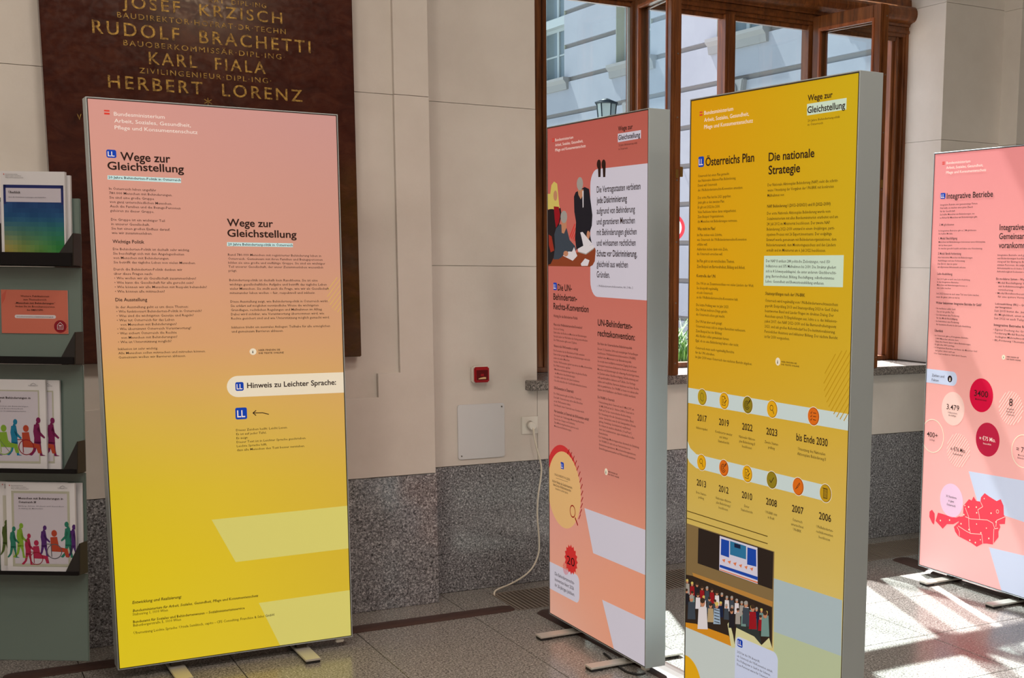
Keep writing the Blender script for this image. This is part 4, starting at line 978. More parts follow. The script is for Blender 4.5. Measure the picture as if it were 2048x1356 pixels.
('q',3,'ph_cream',[(259,1691),(270,1680),(292,1720),(304,1759),(283,1765)],7),
('q',3,'ph_table2',[(308,1677),(435,1670),(449,1711),(408,1693),(312,1692)],6),
('q',3,'ph_grey',[(-1,1650),(2,1611),(27,1607),(31,1644)],8),
('q',3,'ph_skin',[(22,1600),(20,1606),(14,1609),(9,1608),(6,1604),(8,1598),(14,1595),(19,1596)],9),
('q',3,'ph_blonde',[(22,1596),(20,1600),(14,1602),(8,1602),(6,1599),(8,1595),(14,1593),(20,1593)],10),
('q',3,'ph_red',[(31,1652),(33,1614),(58,1609),(62,1647)],8),
('q',3,'ph_skin',[(53,1603),(51,1608),(45,1612),(40,1611),(38,1606),(40,1601),(45,1598),(51,1598)],9),
('q',3,'ph_blonde',[(53,1598),(51,1602),(45,1605),(39,1605),(37,1602),(39,1598),(45,1595),(51,1596)],10),
('q',3,'ph_black',[(62,1648),(64,1610),(88,1606),(92,1643)],8),
('q',3,'ph_skin',[(83,1599),(81,1605),(76,1608),(71,1607),(68,1602),(70,1597),(76,1594),(81,1595)],9),
('q',3,'ph_hair',[(84,1595),(82,1599),(76,1601),(70,1601),(68,1598),(70,1594),(76,1592),(81,1592)],10),
('q',3,'ph_red',[(92,1652),(94,1614),(119,1610),(122,1647)],8),
('q',3,'ph_skin',[(114,1604),(112,1609),(107,1612),(101,1611),(99,1607),(101,1602),(106,1598),(112,1599)],9),
('q',3,'ph_hair',[(114,1599),(112,1603),(106,1606),(101,1606),(98,1603),(101,1599),(106,1596),(112,1596)],10),
('q',3,'ph_slate',[(122,1647),(125,1609),(148,1605),(152,1641)],8),
('q',3,'ph_skin',[(144,1599),(142,1604),(136,1607),(131,1606),(129,1602),(131,1597),(136,1593),(141,1594)],9),
('q',3,'ph_grey',[(144,1594),(142,1598),(136,1601),(131,1601),(128,1598),(131,1594),(136,1591),(142,1591)],10),
('q',3,'ph_red',[(152,1646),(154,1608),(178,1604),(182,1640)],8),
('q',3,'ph_skin',[(173,1597),(171,1603),(166,1606),(161,1605),(159,1601),(161,1595),(166,1592),(171,1593)],9),
('q',3,'ph_hair',[(174,1593),(171,1597),(166,1600),(160,1600),(158,1597),(160,1593),(166,1590),(171,1590)],10),
('q',3,'ph_white',[(182,1649),(184,1612),(207,1607),(211,1643)],8),
('q',3,'ph_skin',[(203,1601),(201,1606),(196,1609),(190,1609),(188,1604),(190,1599),(195,1596),(200,1597)],9),
('q',3,'ph_hair',[(203,1597),(201,1601),(195,1603),(190,1603),(188,1600),(190,1596),(195,1594),(201,1594)],10),
('q',3,'ph_black',[(211,1648),(213,1610),(236,1606),(240,1642)],8),
('q',3,'ph_skin',[(232,1600),(230,1605),(225,1608),(219,1607),(217,1603),(219,1598),(224,1595),(229,1596)],9),
('q',3,'ph_grey',[(232,1596),(230,1599),(224,1602),(219,1602),(217,1599),(219,1595),(224,1593),(230,1593)],10),
('q',3,'ph_white',[(240,1651),(242,1614),(265,1610),(269,1646)],8),
('q',3,'ph_skin',[(260,1604),(258,1609),(253,1612),(248,1611),(246,1607),(248,1602),(253,1599),(258,1599)],9),
('q',3,'ph_grey',[(261,1599),(259,1603),(253,1606),(248,1606),(246,1603),(248,1599),(253,1597),(258,1597)],10),
('q',3,'ph_slate',[(269,1645),(270,1608),(293,1604),(297,1640)],8),
('q',3,'ph_skin',[(289,1598),(287,1603),(282,1606),(277,1606),(274,1601),(276,1596),(281,1593),(286,1594)],9),
('q',3,'ph_grey',[(289,1594),(287,1598),(282,1600),(276,1600),(274,1597),(276,1594),(281,1591),(287,1591)],10),
('q',3,'ph_white',[(297,1648),(299,1611),(321,1607),(325,1642)],8),
('q',3,'ph_skin',[(317,1601),(315,1606),(310,1609),(305,1608),(303,1604),(305,1599),(309,1596),(314,1596)],9),
('q',3,'ph_grey',[(317,1597),(315,1600),(310,1603),(304,1603),(302,1600),(304,1596),(309,1594),(315,1594)],10),
('q',3,'ph_grey',[(325,1649),(327,1612),(349,1608),(352,1643)],8),
('q',3,'ph_skin',[(344,1602),(342,1607),(338,1610),(333,1609),(331,1605),(332,1600),(337,1597),(342,1598)],9),
('q',3,'ph_grey',[(345,1598),(343,1602),(338,1604),(332,1604),(330,1601),(332,1598),(337,1595),(342,1595)],10),
('q',3,'ph_white',[(353,1647),(354,1611),(376,1607),(380,1642)],8),
('q',3,'ph_skin',[(372,1601),(370,1606),(365,1609),(360,1608),(358,1604),(360,1599),(365,1596),(370,1597)],9),
('q',3,'ph_grey',[(372,1597),(370,1601),(365,1603),(360,1603),(358,1600),(360,1596),(365,1594),(370,1594)],10),
('q',3,'ph_teal2',[(380,1650),(382,1614),(403,1610),(407,1644)],8),
('q',3,'ph_skin',[(399,1603),(397,1609),(392,1612),(388,1611),(385,1607),(387,1602),(392,1599),(397,1599)],9),
('q',3,'ph_blonde',[(399,1599),(397,1603),(392,1606),(387,1605),(385,1603),(387,1599),(392,1597),(397,1597)],10),
('q',3,'ph_navy',[(407,1649),(409,1613),(430,1609),(434,1644)],8),
('q',3,'ph_skin',[(426,1603),(424,1608),(419,1611),(415,1611),(412,1606),(414,1601),(419,1598),(424,1599)],9),
('q',3,'ph_grey',[(426,1599),(424,1603),(419,1605),(414,1605),(412,1602),(414,1599),(419,1596),(424,1596)],10),
('q',3,'ph_teal2',[(434,1646),(435,1611),(456,1607),(460,1641)],8),
('q',3,'ph_skin',[(452,1601),(450,1606),(446,1609),(441,1608),(439,1604),(441,1599),(445,1596),(450,1596)],9),
('q',3,'ph_blonde',[(452,1596),(451,1600),(446,1603),(441,1602),(438,1600),(440,1596),(445,1594),(450,1594)],10),
('q',3,'ph_teal2',[(460,1648),(462,1613),(483,1609),(486,1643)],8),
('q',3,'ph_skin',[(479,1603),(477,1608),(472,1611),(468,1610),(466,1606),(467,1601),(472,1598),(476,1599)],9),
('q',3,'ph_blonde',[(479,1599),(477,1603),(472,1605),(467,1605),(465,1602),(467,1599),(472,1596),(477,1596)],10),
('q',3,'ph_black',[(-5,1687),(-2,1646),(24,1641),(28,1680)],11),
('q',3,'ph_skin',[(19,1635),(17,1640),(11,1644),(5,1643),(3,1638),(5,1633),(11,1629),(16,1630)],12),
('q',3,'ph_hair',[(19,1630),(17,1634),(11,1637),(5,1637),(2,1634),(5,1630),(11,1627),(17,1627)],13),
('q',3,'ph_teal2',[(32,1686),(34,1646),(60,1641),(64,1680)],11),
('q',3,'ph_skin',[(55,1634),(52,1640),(47,1644),(41,1643),(39,1638),(41,1632),(47,1629),(52,1630)],12),
('q',3,'ph_hair',[(55,1630),(53,1634),(47,1637),(41,1637),(38,1634),(40,1630),(46,1627),(53,1627)],13),
('q',3,'ph_white',[(67,1685),(69,1645),(95,1640),(99,1678)],11),
('q',3,'ph_skin',[(90,1633),(88,1639),(82,1642),(77,1642),(74,1637),(76,1631),(82,1628),(87,1629)],12),
('q',3,'ph_hair',[(90,1629),(88,1633),(82,1636),(76,1636),(73,1633),(76,1628),(82,1626),(88,1626)],13),
('q',3,'ph_white',[(102,1686),(105,1646),(130,1641),(134,1680)],11),
('q',3,'ph_skin',[(125,1635),(123,1640),(117,1644),(111,1643),(109,1638),(111,1633),(117,1629),(122,1630)],12),
('q',3,'ph_blonde',[(125,1630),(123,1634),(117,1637),(111,1637),(109,1634),(111,1630),(117,1627),(123,1627)],13),
('q',3,'ph_slate',[(137,1682),(139,1642),(164,1638),(168,1676)],11),
('q',3,'ph_skin',[(159,1631),(157,1637),(151,1640),(146,1639),(144,1635),(146,1629),(151,1626),(157,1627)],12),
('q',3,'ph_hair',[(159,1627),(157,1631),(151,1634),(145,1633),(143,1630),(145,1626),(151,1624),(157,1624)],13),
('q',3,'ph_slate',[(171,1683),(173,1643),(198,1639),(202,1676)],11),
('q',3,'ph_skin',[(193,1632),(191,1638),(185,1641),(180,1640),(178,1636),(180,1630),(185,1627),(190,1628)],12),
('q',3,'ph_hair',[(193,1628),(191,1632),(185,1635),(180,1634),(177,1631),(179,1627),(185,1625),(191,1625)],13),
('q',3,'ph_navy',[(205,1681),(207,1642),(231,1638),(235,1675)],11),
('q',3,'ph_skin',[(226,1631),(224,1637),(219,1640),(214,1639),(211,1635),(213,1629),(219,1626),(224,1627)],12),
('q',3,'ph_blonde',[(227,1627),(224,1631),(219,1633),(213,1633),(211,1630),(213,1626),(219,1624),(224,1624)],13),
('q',3,'ph_slate',[(238,1681),(240,1643),(264,1638),(268,1675)],11),
('q',3,'ph_skin',[(259,1632),(257,1637),(252,1641),(247,1640),(244,1635),(247,1630),(252,1627),(257,1627)],12),
('q',3,'ph_grey',[(260,1627),(257,1631),(252,1634),(246,1634),(244,1631),(246,1627),(252,1624),(257,1625)],13),
('q',3,'ph_black',[(271,1677),(273,1639),(296,1634),(300,1671)],11),
('q',3,'ph_skin',[(292,1628),(290,1633),(285,1637),(279,1636),(277,1631),(279,1626),(284,1623),(289,1623)],12),
('q',3,'ph_grey',[(292,1624),(290,1627),(284,1630),(279,1630),(277,1627),(279,1623),(284,1621),(290,1621)],13),
('q',3,'ph_grey',[(304,1680),(305,1641),(329,1637),(332,1674)],11),
('q',3,'ph_skin',[(324,1631),(322,1636),(317,1639),(312,1638),(310,1634),(312,1629),(317,1625),(322,1626)],12),
('q',3,'ph_hair',[(324,1626),(322,1630),(317,1633),(311,1633),(309,1630),(311,1626),(317,1623),(322,1623)],13),
('q',3,'ph_teal2',[(336,1679),(337,1642),(360,1637),(364,1674)],11),
('q',3,'ph_skin',[(356,1631),(354,1636),(349,1639),(344,1639),(342,1634),(344,1629),(348,1626),(354,1626)],12),
('q',3,'ph_hair',[(356,1626),(354,1630),(349,1633),(343,1633),(341,1630),(343,1626),(348,1624),(354,1624)],13),
('q',3,'ph_slate',[(367,1673),(369,1636),(391,1631),(395,1667)],11),
('q',3,'ph_skin',[(387,1625),(385,1630),(380,1633),(375,1633),(373,1628),(375,1623),(380,1620),(385,1621)],12),
('q',3,'ph_hair',[(387,1621),(385,1625),(380,1627),(375,1627),(372,1624),(374,1620),(380,1618),(385,1618)],13),
('q',3,'ph_slate',[(399,1675),(400,1637),(422,1633),(426,1669)],11),
('q',3,'ph_skin',[(418,1627),(416,1632),(411,1635),(406,1634),(404,1630),(406,1625),(411,1622),(416,1622)],12),
('q',3,'ph_hair',[(418,1623),(416,1626),(411,1629),(406,1629),(404,1626),(406,1622),(411,1620),(416,1620)],13),
('q',3,'ph_red',[(429,1671),(431,1634),(453,1630),(457,1665)],11),
('q',3,'ph_skin',[(449,1623),(447,1629),(442,1632),(437,1631),(435,1627),(437,1621),(442,1618),(446,1619)],12),
('q',3,'ph_hair',[(449,1619),(447,1623),(442,1626),(437,1625),(434,1623),(436,1619),(441,1616),(447,1616)],13),
('q',3,'ph_slate',[(460,1676),(462,1639),(483,1635),(487,1670)],11),
('q',3,'ph_skin',[(479,1628),(477,1634),(472,1637),(468,1636),(465,1632),(467,1627),(472,1623),(477,1624)],12),
('q',3,'ph_hair',[(479,1624),(477,1628),(472,1631),(467,1630),(465,1628),(467,1624),(472,1621),(477,1621)],13),
('q',3,'ph_slate',[(19,1733),(23,1671),(62,1663),(69,1722)],14),
('q',3,'ph_skin',[(55,1653),(51,1662),(43,1667),(34,1666),(30,1659),(34,1650),(42,1644),(51,1646)],15),
('q',3,'ph_grey',[(55,1646),(52,1652),(42,1657),(33,1656),(29,1652),(33,1645),(42,1641),(51,1641)],16),
('q',3,'ph_white',[(82,1752),(87,1674),(136,1664),(144,1738)],14),
('q',3,'ph_skin',[(127,1651),(122,1662),(112,1669),(101,1667),(96,1658),(100,1647),(111,1641),(122,1642)],15),
('q',3,'ph_hair',[(127,1642),(123,1650),(111,1656),(100,1656),(95,1650),(99,1642),(111,1636),(122,1637)],16),
('q',3,'ph_sand',[(142,1713),(145,1665),(175,1659),(180,1705)],14),
('q',3,'ph_skin',[(169,1651),(167,1658),(160,1662),(153,1661),(150,1655),(153,1649),(160,1644),(166,1645)],15),
('q',3,'ph_hair',[(170,1645),(167,1650),(160,1654),(153,1654),(150,1650),(153,1645),(160,1642),(167,1642)],16),
('q',3,'ph_stripe',[(177,1711),(180,1657),(213,1651),(219,1702)],14),
('q',3,'ph_skin',[(207,1642),(204,1649),(197,1654),(189,1653),(186,1646),(189,1639),(196,1634),(204,1635)],15),
('q',3,'ph_blonde',[(207,1635),(204,1641),(196,1645),(189,1645),(185,1641),(188,1635),(196,1631),(204,1631)],16),
('q',3,'ph_black',[(266,1702),(269,1654),(297,1649),(302,1694)],14),
('q',3,'ph_skin',[(292,1641),(289,1648),(283,1652),(277,1651),(274,1645),(276,1639),(282,1634),(289,1635)],15),
('q',3,'ph_hair',[(292,1636),(289,1640),(283,1644),(276,1644),(273,1640),(276,1635),(282,1632),(289,1632)],16),
('q',3,'ph_red',[(380,1678),(382,1620),(416,1613),(422,1668)],14),
('q',3,'ph_skin',[(410,1604),(407,1612),(399,1617),(392,1615),(388,1609),(391,1601),(399,1596),(406,1597)],15),
('q',3,'ph_hair',[(410,1597),(407,1603),(399,1607),(391,1607),(387,1602),(391,1596),(399,1592),(407,1593)],16),
('q',3,'ph_teal2',[(446,1685),(448,1625),(484,1618),(490,1675)],14),
('q',3,'ph_skin',[(477,1608),(474,1617),(466,1622),(458,1621),(455,1614),(458,1605),(465,1600),(473,1602)],15),
('q',3,'ph_hair',[(477,1602),(474,1608),(466,1612),(457,1612),(454,1607),(457,1601),(465,1597),(473,1597)],16),
('q',3,'ph_slate',[(343,1670),(345,1615),(378,1609),(384,1661)],14),
('q',3,'ph_skin',[(372,1600),(369,1607),(362,1612),(354,1611),(351,1604),(354,1597),(361,1592),(369,1593)],15),
('q',3,'ph_grey',[(372,1593),(369,1599),(362,1603),(354,1603),(350,1598),(353,1593),(361,1589),(369,1589)],16),
('q',3,'ph_stage',[(182,1659),(213,1657),(213,1659),(182,1662)],17),
('q',3,'ph_stage',[(182,1669),(213,1667),(213,1669),(183,1672)],17),
('q',3,'ph_stage',[(183,1679),(213,1677),(213,1679),(183,1682)],17),
('q',3,'ph_stage',[(183,1689),(214,1687),(214,1690),(183,1692)],17),
('q',3,'ph_stage',[(183,1700),(214,1697),(214,1700),(183,1702)],17)]

mb = MB()
for k in range(3):
    mb.box(-0.0155, -0.0298, -0.0013, 0.0155, -0.0282, 0.0013, M=Matrix.Translation((0.559, 0, 0.991)) @ Matrix.Rotation(rad(60 * k + 30), 4, 'Y'))
mb.build('gilded_star', 'gilding', pq)
raised_text(PRINT, pq, 0, 2.62 - 1.107, -0.0286, 'gilding')

# ---------------------------------------------------------------- light boxes
def grad(stops, v):
    for (a, ca), (b, cb) in zip(stops, stops[1:]):
        if v <= b: t = (v - a) / (b - a); return tuple(ca[i] + (cb[i] - ca[i]) * t for i in range(3))
    return stops[-1][1]
def lightbox(name, k, x, y, t, stops_l, stops_r, label, glow='backlit_print'):
    """print artwork: colour gradient down the sheet, left and right edge stops in sRGB"""
    W, Hh, z0, dp = 0.847, 2.0, 0.04, 0.082
    r = empty(name, (x, y, 0), t)
    tag(r, label, 'display', 'backlit exhibition panels standing in the hall')
    mb = MB()
    e = 0.0035; f0 = -0.0015
    mb.box(0, f0, z0, e, dp, z0 + Hh); mb.box(W - e, f0, z0, W, dp, z0 + Hh)
    mb.box(e, f0, z0 + Hh - e, W - e, dp, z0 + Hh); mb.box(e, f0, z0, W - e, dp, z0 + e)
    fr = mb.build('frame', 'profile_paint', r, bevel=0.0006, bseg=1)
    mb = MB(); q = 0.0028
    mb.box(e, f0 + .0002, z0 + e, e + q, 0.004, z0 + Hh - e); mb.box(W - e - q, f0 + .0002, z0 + e, W - e, 0.004, z0 + Hh - e)
    mb.box(e + q, f0 + .0002, z0 + Hh - e - q, W - e - q, 0.004, z0 + Hh - e); mb.box(e + q, f0 + .0002, z0 + e, W - e - q, 0.004, z0 + e + q)
    mb.build('fabric_edging', 'profile_edge', r)
    MB().box(e, dp - 0.006, z0 + e, W - e, dp - 0.002, z0 + Hh - e).build('back_fabric', 'white_plastic', r)
    # front textile with the gradient
    nx, ny = 10, 50
    V = []; F = []; Cc_ = []
    for j in range(ny + 1):
        for i in range(nx + 1): V.append((e + (W - 2 * e) * i / nx, 0.0, z0 + Hh - e - (Hh - 2 * e) * j / ny))
    for j in range(ny):
        for i in range(nx): F.append((j * (nx + 1) + i, (j + 1) * (nx + 1) + i, (j + 1) * (nx + 1) + i + 1, j * (nx + 1) + i + 1))
    me = bpy.data.meshes.new('printed_textile'); me.from_pydata(V, [], F); me.materials.append(MAT[glow])
    ca = me.color_attributes.new('Col', 'FLOAT_COLOR', 'POINT')
    buf = []
    for j in range(ny + 1):
        a = grad(stops_l, j / ny); b = grad(stops_r, j / ny)
        for i in range(nx + 1):
            t_ = i / nx; buf += list(rgb(*(a[c] + (b[c] - a[c]) * t_ for c in range(3))))
    ca.data.foreach_set('color', buf)
    link(bpy.data.objects.new('printed_textile', me), r)
    A = Art(847, 2000); draw(A, k, PRINT); A.build(r, None, glow, z0 + Hh)
    for u in (0.20, 0.655):
        mb = MB(); mb.box(u - 0.029, -0.142, 0.010, u + 0.029, 0.256, 0.018)
        ft = mb.build('foot', 'foot_metal', r, bevel=0.002)
        MB().box(u - 0.026, -0.138, 0.0, u + 0.026, -0.09, 0.0102).build('pad', 'foot_tip', ft)
        MB().box(u - 0.026, 0.120 if k == 1 else 0.200, 0.0, u + 0.026, 0.160 if k == 1 else 0.236, 0.0102).build('pad', 'foot_tip', ft)
        mb = MB(); mb.box(u - 0.018, 0.025, 0.0175, u + 0.018, 0.060, z0 + 0.0005); mb.build('bracket', 'profile_edge', ft)
    mb = MB(); mb.box(W - 0.062, 0.012, 0.020, W - 0.030, 0.036, z0 + 0.0005); mb.build('power_inlet', 'white_plastic', r, bevel=0.003)
    return r

S1L = [(0, (210, 150, 140)), (.25, (216, 155, 132)), (.42, (218, 162, 112)), (.55, (220, 182, 74)), (.68, (224, 196, 42)), (.82, (230, 203, 30)), (1, (232, 206, 36))]
S1R = [(0, (200, 148, 142)), (.25, (204, 148, 128)), (.42, (208, 158, 112)), (.55, (212, 170, 92)), (.68, (214, 178, 66)), (.82, (214, 182, 52)), (1, (216, 188, 50))]
lightbox('light_box', 1, 0.5527, 4.9109, 0.0083, S1L, S1R, 'backlit panel fading from pink to yellow, in front of the red marble plaque')
S2L = [(0, (190, 92, 84)), (.3, (198, 108, 96)), (.5, (204, 126, 114)), (.65, (206, 132, 120)), (.78, (220, 152, 138)), (.9, (226, 160, 136)), (1, (226, 172, 152))]
S2R = [(0, (180, 92, 80)), (.3, (196, 108, 94)), (.5, (200, 122, 108)), (.65, (202, 128, 112)), (.78, (222, 150, 122)), (.9, (226, 152, 122)), (1, (224, 150, 120))]
lightbox('light_box', 2, 2.2128, 4.847, -1.5741, S2L, S2R, 'salmon red backlit panel with large black quotation marks, left of the yellow panel')
S3L = [(0, (216, 152, 4)), (.3, (220, 158, 8)), (.45, (212, 162, 32)), (.55, (208, 168, 60)), (.7, (204, 176, 92)), (.8, (206, 186, 120)), (1, (200, 196, 160))]
S3R = [(0, (200, 168, 18)), (.3, (204, 166, 30)), (.45, (206, 168, 48)), (.55, (208, 172, 72)), (.7, (208, 180, 92)), (.8, (212, 188, 110)), (1, (196, 190, 140))]
lightbox('light_box', 3, 2.20, 3.7063, -1.5335, S3L, S3R, 'yellow backlit panel with a timeline of round icons, nearest to the viewer')
S4L = [(0, (226, 138, 140)), (.3, (230, 150, 146)), (.5, (232, 160, 152)), (.7, (238, 172, 168)), (1, (240, 180, 180))]
lightbox('light_box', 4, 4.1757, 4.7686, -1.5813, S4L, S4L, 'pale pink backlit panel with a red country map, at the right edge of the photo', 'backlit_print_low')

# ---------------------------------------------------------------- floor things
gr = empty('floor_grille', (GX0, GY0, 0))
tag(gr, 'long metal slatted heating grille let into the floor below the window', 'grille')
gw, gd = GX1 - GX0, GY1 - GY0
MB().box(0, 0, -0.05, gw, gd, -0.045).build('pit', 'grille_pit', gr)
mb = MB(); mb.box(0, 0, -0.05, 0.006, gd, 0.0005); mb.box(gw - .006, 0, -0.05, gw, gd, 0.0005); mb.box(0.006, 0, -0.05, gw - .006, 0.004, 0.0005); mb.box(0.006, gd - .004, -0.05, gw - .006, gd, 0.0005)
mb.build('edge_frame', 'grille_bar', gr)
mb = MB()
n = int(gw / 0.0205)
for i in range(n):
    x = 0.014 + i * 0.0205
    mb.box(x, 0.004, -0.014, x + 0.0098, gd - 0.004, -0.0005)
tag(mb.build('grille_bars', 'grille_bar', gr), kind='stuff')

def cover(name, p0, p1, w, label):
    """low domed cable cover with rounded ends"""
    p0 = Vector(p0); p1 = Vector(p1); L_ = (p1 - p0).length; a = math.atan2(p1.y - p0.y, p1.x - p0.x)
    r = empty(name, (p0.x, p0.y, 0), a); tag(r, label, 'cable cover', 'brown cable covers lying on the floor')
    mb = MB(); V = []; F = []
    xs_ = [0, 0.006, 0.02, 0.04] + [0.04 + (L_ - 0.08) * i / 6 for i in range(1, 6)] + [L_ - 0.04, L_ - 0.02, L_ - 0.006, L_]
    prof = [(-.5, 0), (-.42, .45), (-.3, .82), (-.12, 1), (.12, 1), (.3, .82), (.42, .45), (.5, 0)]
    for x in xs_:
        e = min(x, L_ - x); s = min(1.0, math.sqrt(max(0.0, 1 - (1 - min(e / 0.04, 1)) ** 2)) * .6 + .4); hh = s if e > 0 else 0.25
        for (py, pz) in prof: V.append((x, py * w * s, pz * 0.0095 * hh))
    m_ = len(prof)
    for i in range(len(xs_) - 1):
        for j in range(m_ - 1): F.append((i * m_ + j, i * m_ + j + 1, (i + 1) * m_ + j + 1, (i + 1) * m_ + j))
    F.append(tuple(range(m_))); F.append(tuple(range((len(xs_) - 1) * m_, len(xs_) * m_)))
    mb.add(V, F, 0, False); mb.build('cover_strip', 'cable_cover', r)
    return r
cover('cable_cover', (0.2, 5.141), (2.172, 5.141), 0.100, 'brown floor cable cover running along the wall beneath the marble plaque')
cover('cable_cover', (2.285, 5.035), (2.325, 3.905), 0.125, 'brown floor cable cover running under the salmon red panel')
cover('cable_cover', (4.30, 5.065), (4.235, 3.2), 0.125, 'brown floor cable cover running behind the pale pink panel')

# power cord of the salmon panel
pc = empty('power_cord', (2.424, D - 0.006, 0.752)); tag(pc, 'white power cord hanging from the wall socket down to the floor grille', 'cable')
oy = D - 0.006
MB().cyl((0, 0), 0.019, 1, -0.036, -0.0065, 20).build('plug', 'white_plastic', pc, bevel=0.002)
P = [(2.424, 5.485, .748), (2.425, 5.478, .735), (2.428, 5.476, .70), (2.440, 5.478, .65), (2.453, 5.48, .61), (2.464, 5.48, .56), (2.463, 5.48, .52), (2.453, 5.48, .46), (2.447, 5.48, .42), (2.443, 5.48, .36), (2.443, 5.48, .31), (2.448, 5.48, .25), (2.450, 5.478, .20), (2.443, 5.47, .15), (2.420, 5.465, .10), (2.385, 5.455, .068), (2.34, 5.445, .046), (2.28, 5.43, .028), (2.235, 5.42, .020), (2.205, 5.41, .014), (2.190, 5.398, .006), (2.186, 5.385, -.012), (2.186, 5.375, -.035)]
def smooth(P, n=4):
    P = [Vector(q) for q in P]; out_ = []
    for i in range(len(P) - 1):
        p0 = P[max(i - 1, 0)]; p1 = P[i]; p2 = P[i + 1]; p3 = P[min(i + 2, len(P) - 1)]
        for k in range(n):
            t = k / n
            out_.append(0.5 * ((2 * p1) + (-p0 + p2) * t + (2 * p0 - 5 * p1 + 4 * p2 - p3) * t * t + (-p0 + 3 * p1 - 3 * p2 + p3) * t ** 3))
    return out_ + [P[-1]]
o_ = Vector((2.424, D - 0.006, 0.752))
MB().tube([q - o_ for q in smooth(P)], 0.0042, 10).build('cable', 'cable_white', pc)
# black lead of the salmon panel, on the floor
bk = MB().tube(smooth([(2.225, 4.03, .012), (2.205, 4.045, .006), (2.185, 4.09, .005), (2.185, 4.15, .005), (2.19, 4.20, .005), (2.205, 4.28, .005), (2.212, 4.34, .005)]), 0.0045, 8).build('cable', 'black_rubber')
tag(bk, 'black lead curling on the floor under the salmon red panel', 'cable')

# wall fittings
fa = empty('fire_alarm_button', (2.1755, D, 0.9995)); tag(fa, 'small square red fire alarm call point on the white wall', 'alarm')
MB().box(-0.0385, -0.03, -0.0385, 0.0385, 0, 0.0385).build('back_box', 'white_plastic', fa, bevel=0.006)
MB().box(-0.035, -0.046, -0.035, 0.035, -0.029, 0.035).build('housing', 'alarm_red', fa, bevel=0.005)
MB().box(-0.027, -0.0475, -0.024, 0.027, -0.0458, 0.022).build('window', 'alarm_dark', fa, bevel=0.0007)
MB().prism([(-0.018, -0.019), (0.017, -0.019), (0.017, -0.011), (0.008, -0.010), (-0.006, -0.0125), (-0.018, -0.016)], 1, -0.0495, -0.047).build('label', 'label_cream', fa)
MB().prism([(-0.007, -0.006), (0.007, -0.006), (0.007, 0.004), (-0.007, 0.004)], 1, -0.0495, -0.047).build('button', 'alarm_red', fa)
ap = empty('access_panel', (2.185, D, 0.738)); tag(ap, 'light grey square cover plate screwed to the wall above the granite', 'panel')
w_, h_ = 0.113, 0.125
pts = []
for cx, cy, a in ((w_ - .012, -h_ + .012, -90), (w_ - .012, h_ - .012, 0), (-w_ + .012, h_ - .012, 90), (-w_ + .012, -h_ + .012, 180)):
    for k in range(5): t = rad(a + 22.5 * k); pts.append((cx + .012 * cos(t), cy + .012 * sin(t)))
MB().prism(pts, 1, -0.006, 0).build('plate', 'grey_plate', ap, bevel=0.001)
for cx, cz in ((w_ - .014, h_ - .016), (-w_ + .016, -h_ + .016)): MB().cyl((cx, cz), 0.0035, 1, -0.008, -0.0055, 12).build('screw', 'screw', ap)
so = empty('wall_socket', (2.424, D, 0.752)); tag(so, 'white square wall socket with a plug in it below the sill', 'socket')
mb = MB(); ro, ri, sg = 0.041, 0.0205, 32
MB().box(-ro, -0.006, -ro, ro, 0, ro).build('cover_plate', 'white_plastic', so, bevel=0.002)
mb = MB()
for i in range(sg):
    a0 = 2 * pi * i / sg; a1 = 2 * pi * (i + 1) / sg
    q = [(r_ * cos(a), y_, r_ * sin(a)) for a in (a0, a1) for r_, y_ in ((ri + .003, -0.006), (ri + .003, -0.009), (ri, -0.009), (ri, -0.006))]
    mb.add(q, [(0, 1, 5, 4), (1, 2, 6, 5), (2, 3, 7, 6)])
mb.build('collar', 'white_plastic', so)

# ---------------------------------------------------------------- brochure rack
RA = 0.5574; TILT = rad(4.5)
RM = Matrix.Translation((0.3819, 4.0562, 0.6129)) @ Matrix.Rotation(-RA, 4, 'Z') @ Matrix.Rotation(-TILT, 4, 'X')
root_loc = Vector((0.3819, 4.0562, 0)) + Vector((-0.5289 * 0, 0, 0))
rk = empty('brochure_rack', RM.to_translation()); rk.location.z = 0
rk.rotation_euler = (0, 0, -RA)
tag(rk, 'brochure rack with grey green glass back and black ledge shelves, left edge', 'rack')
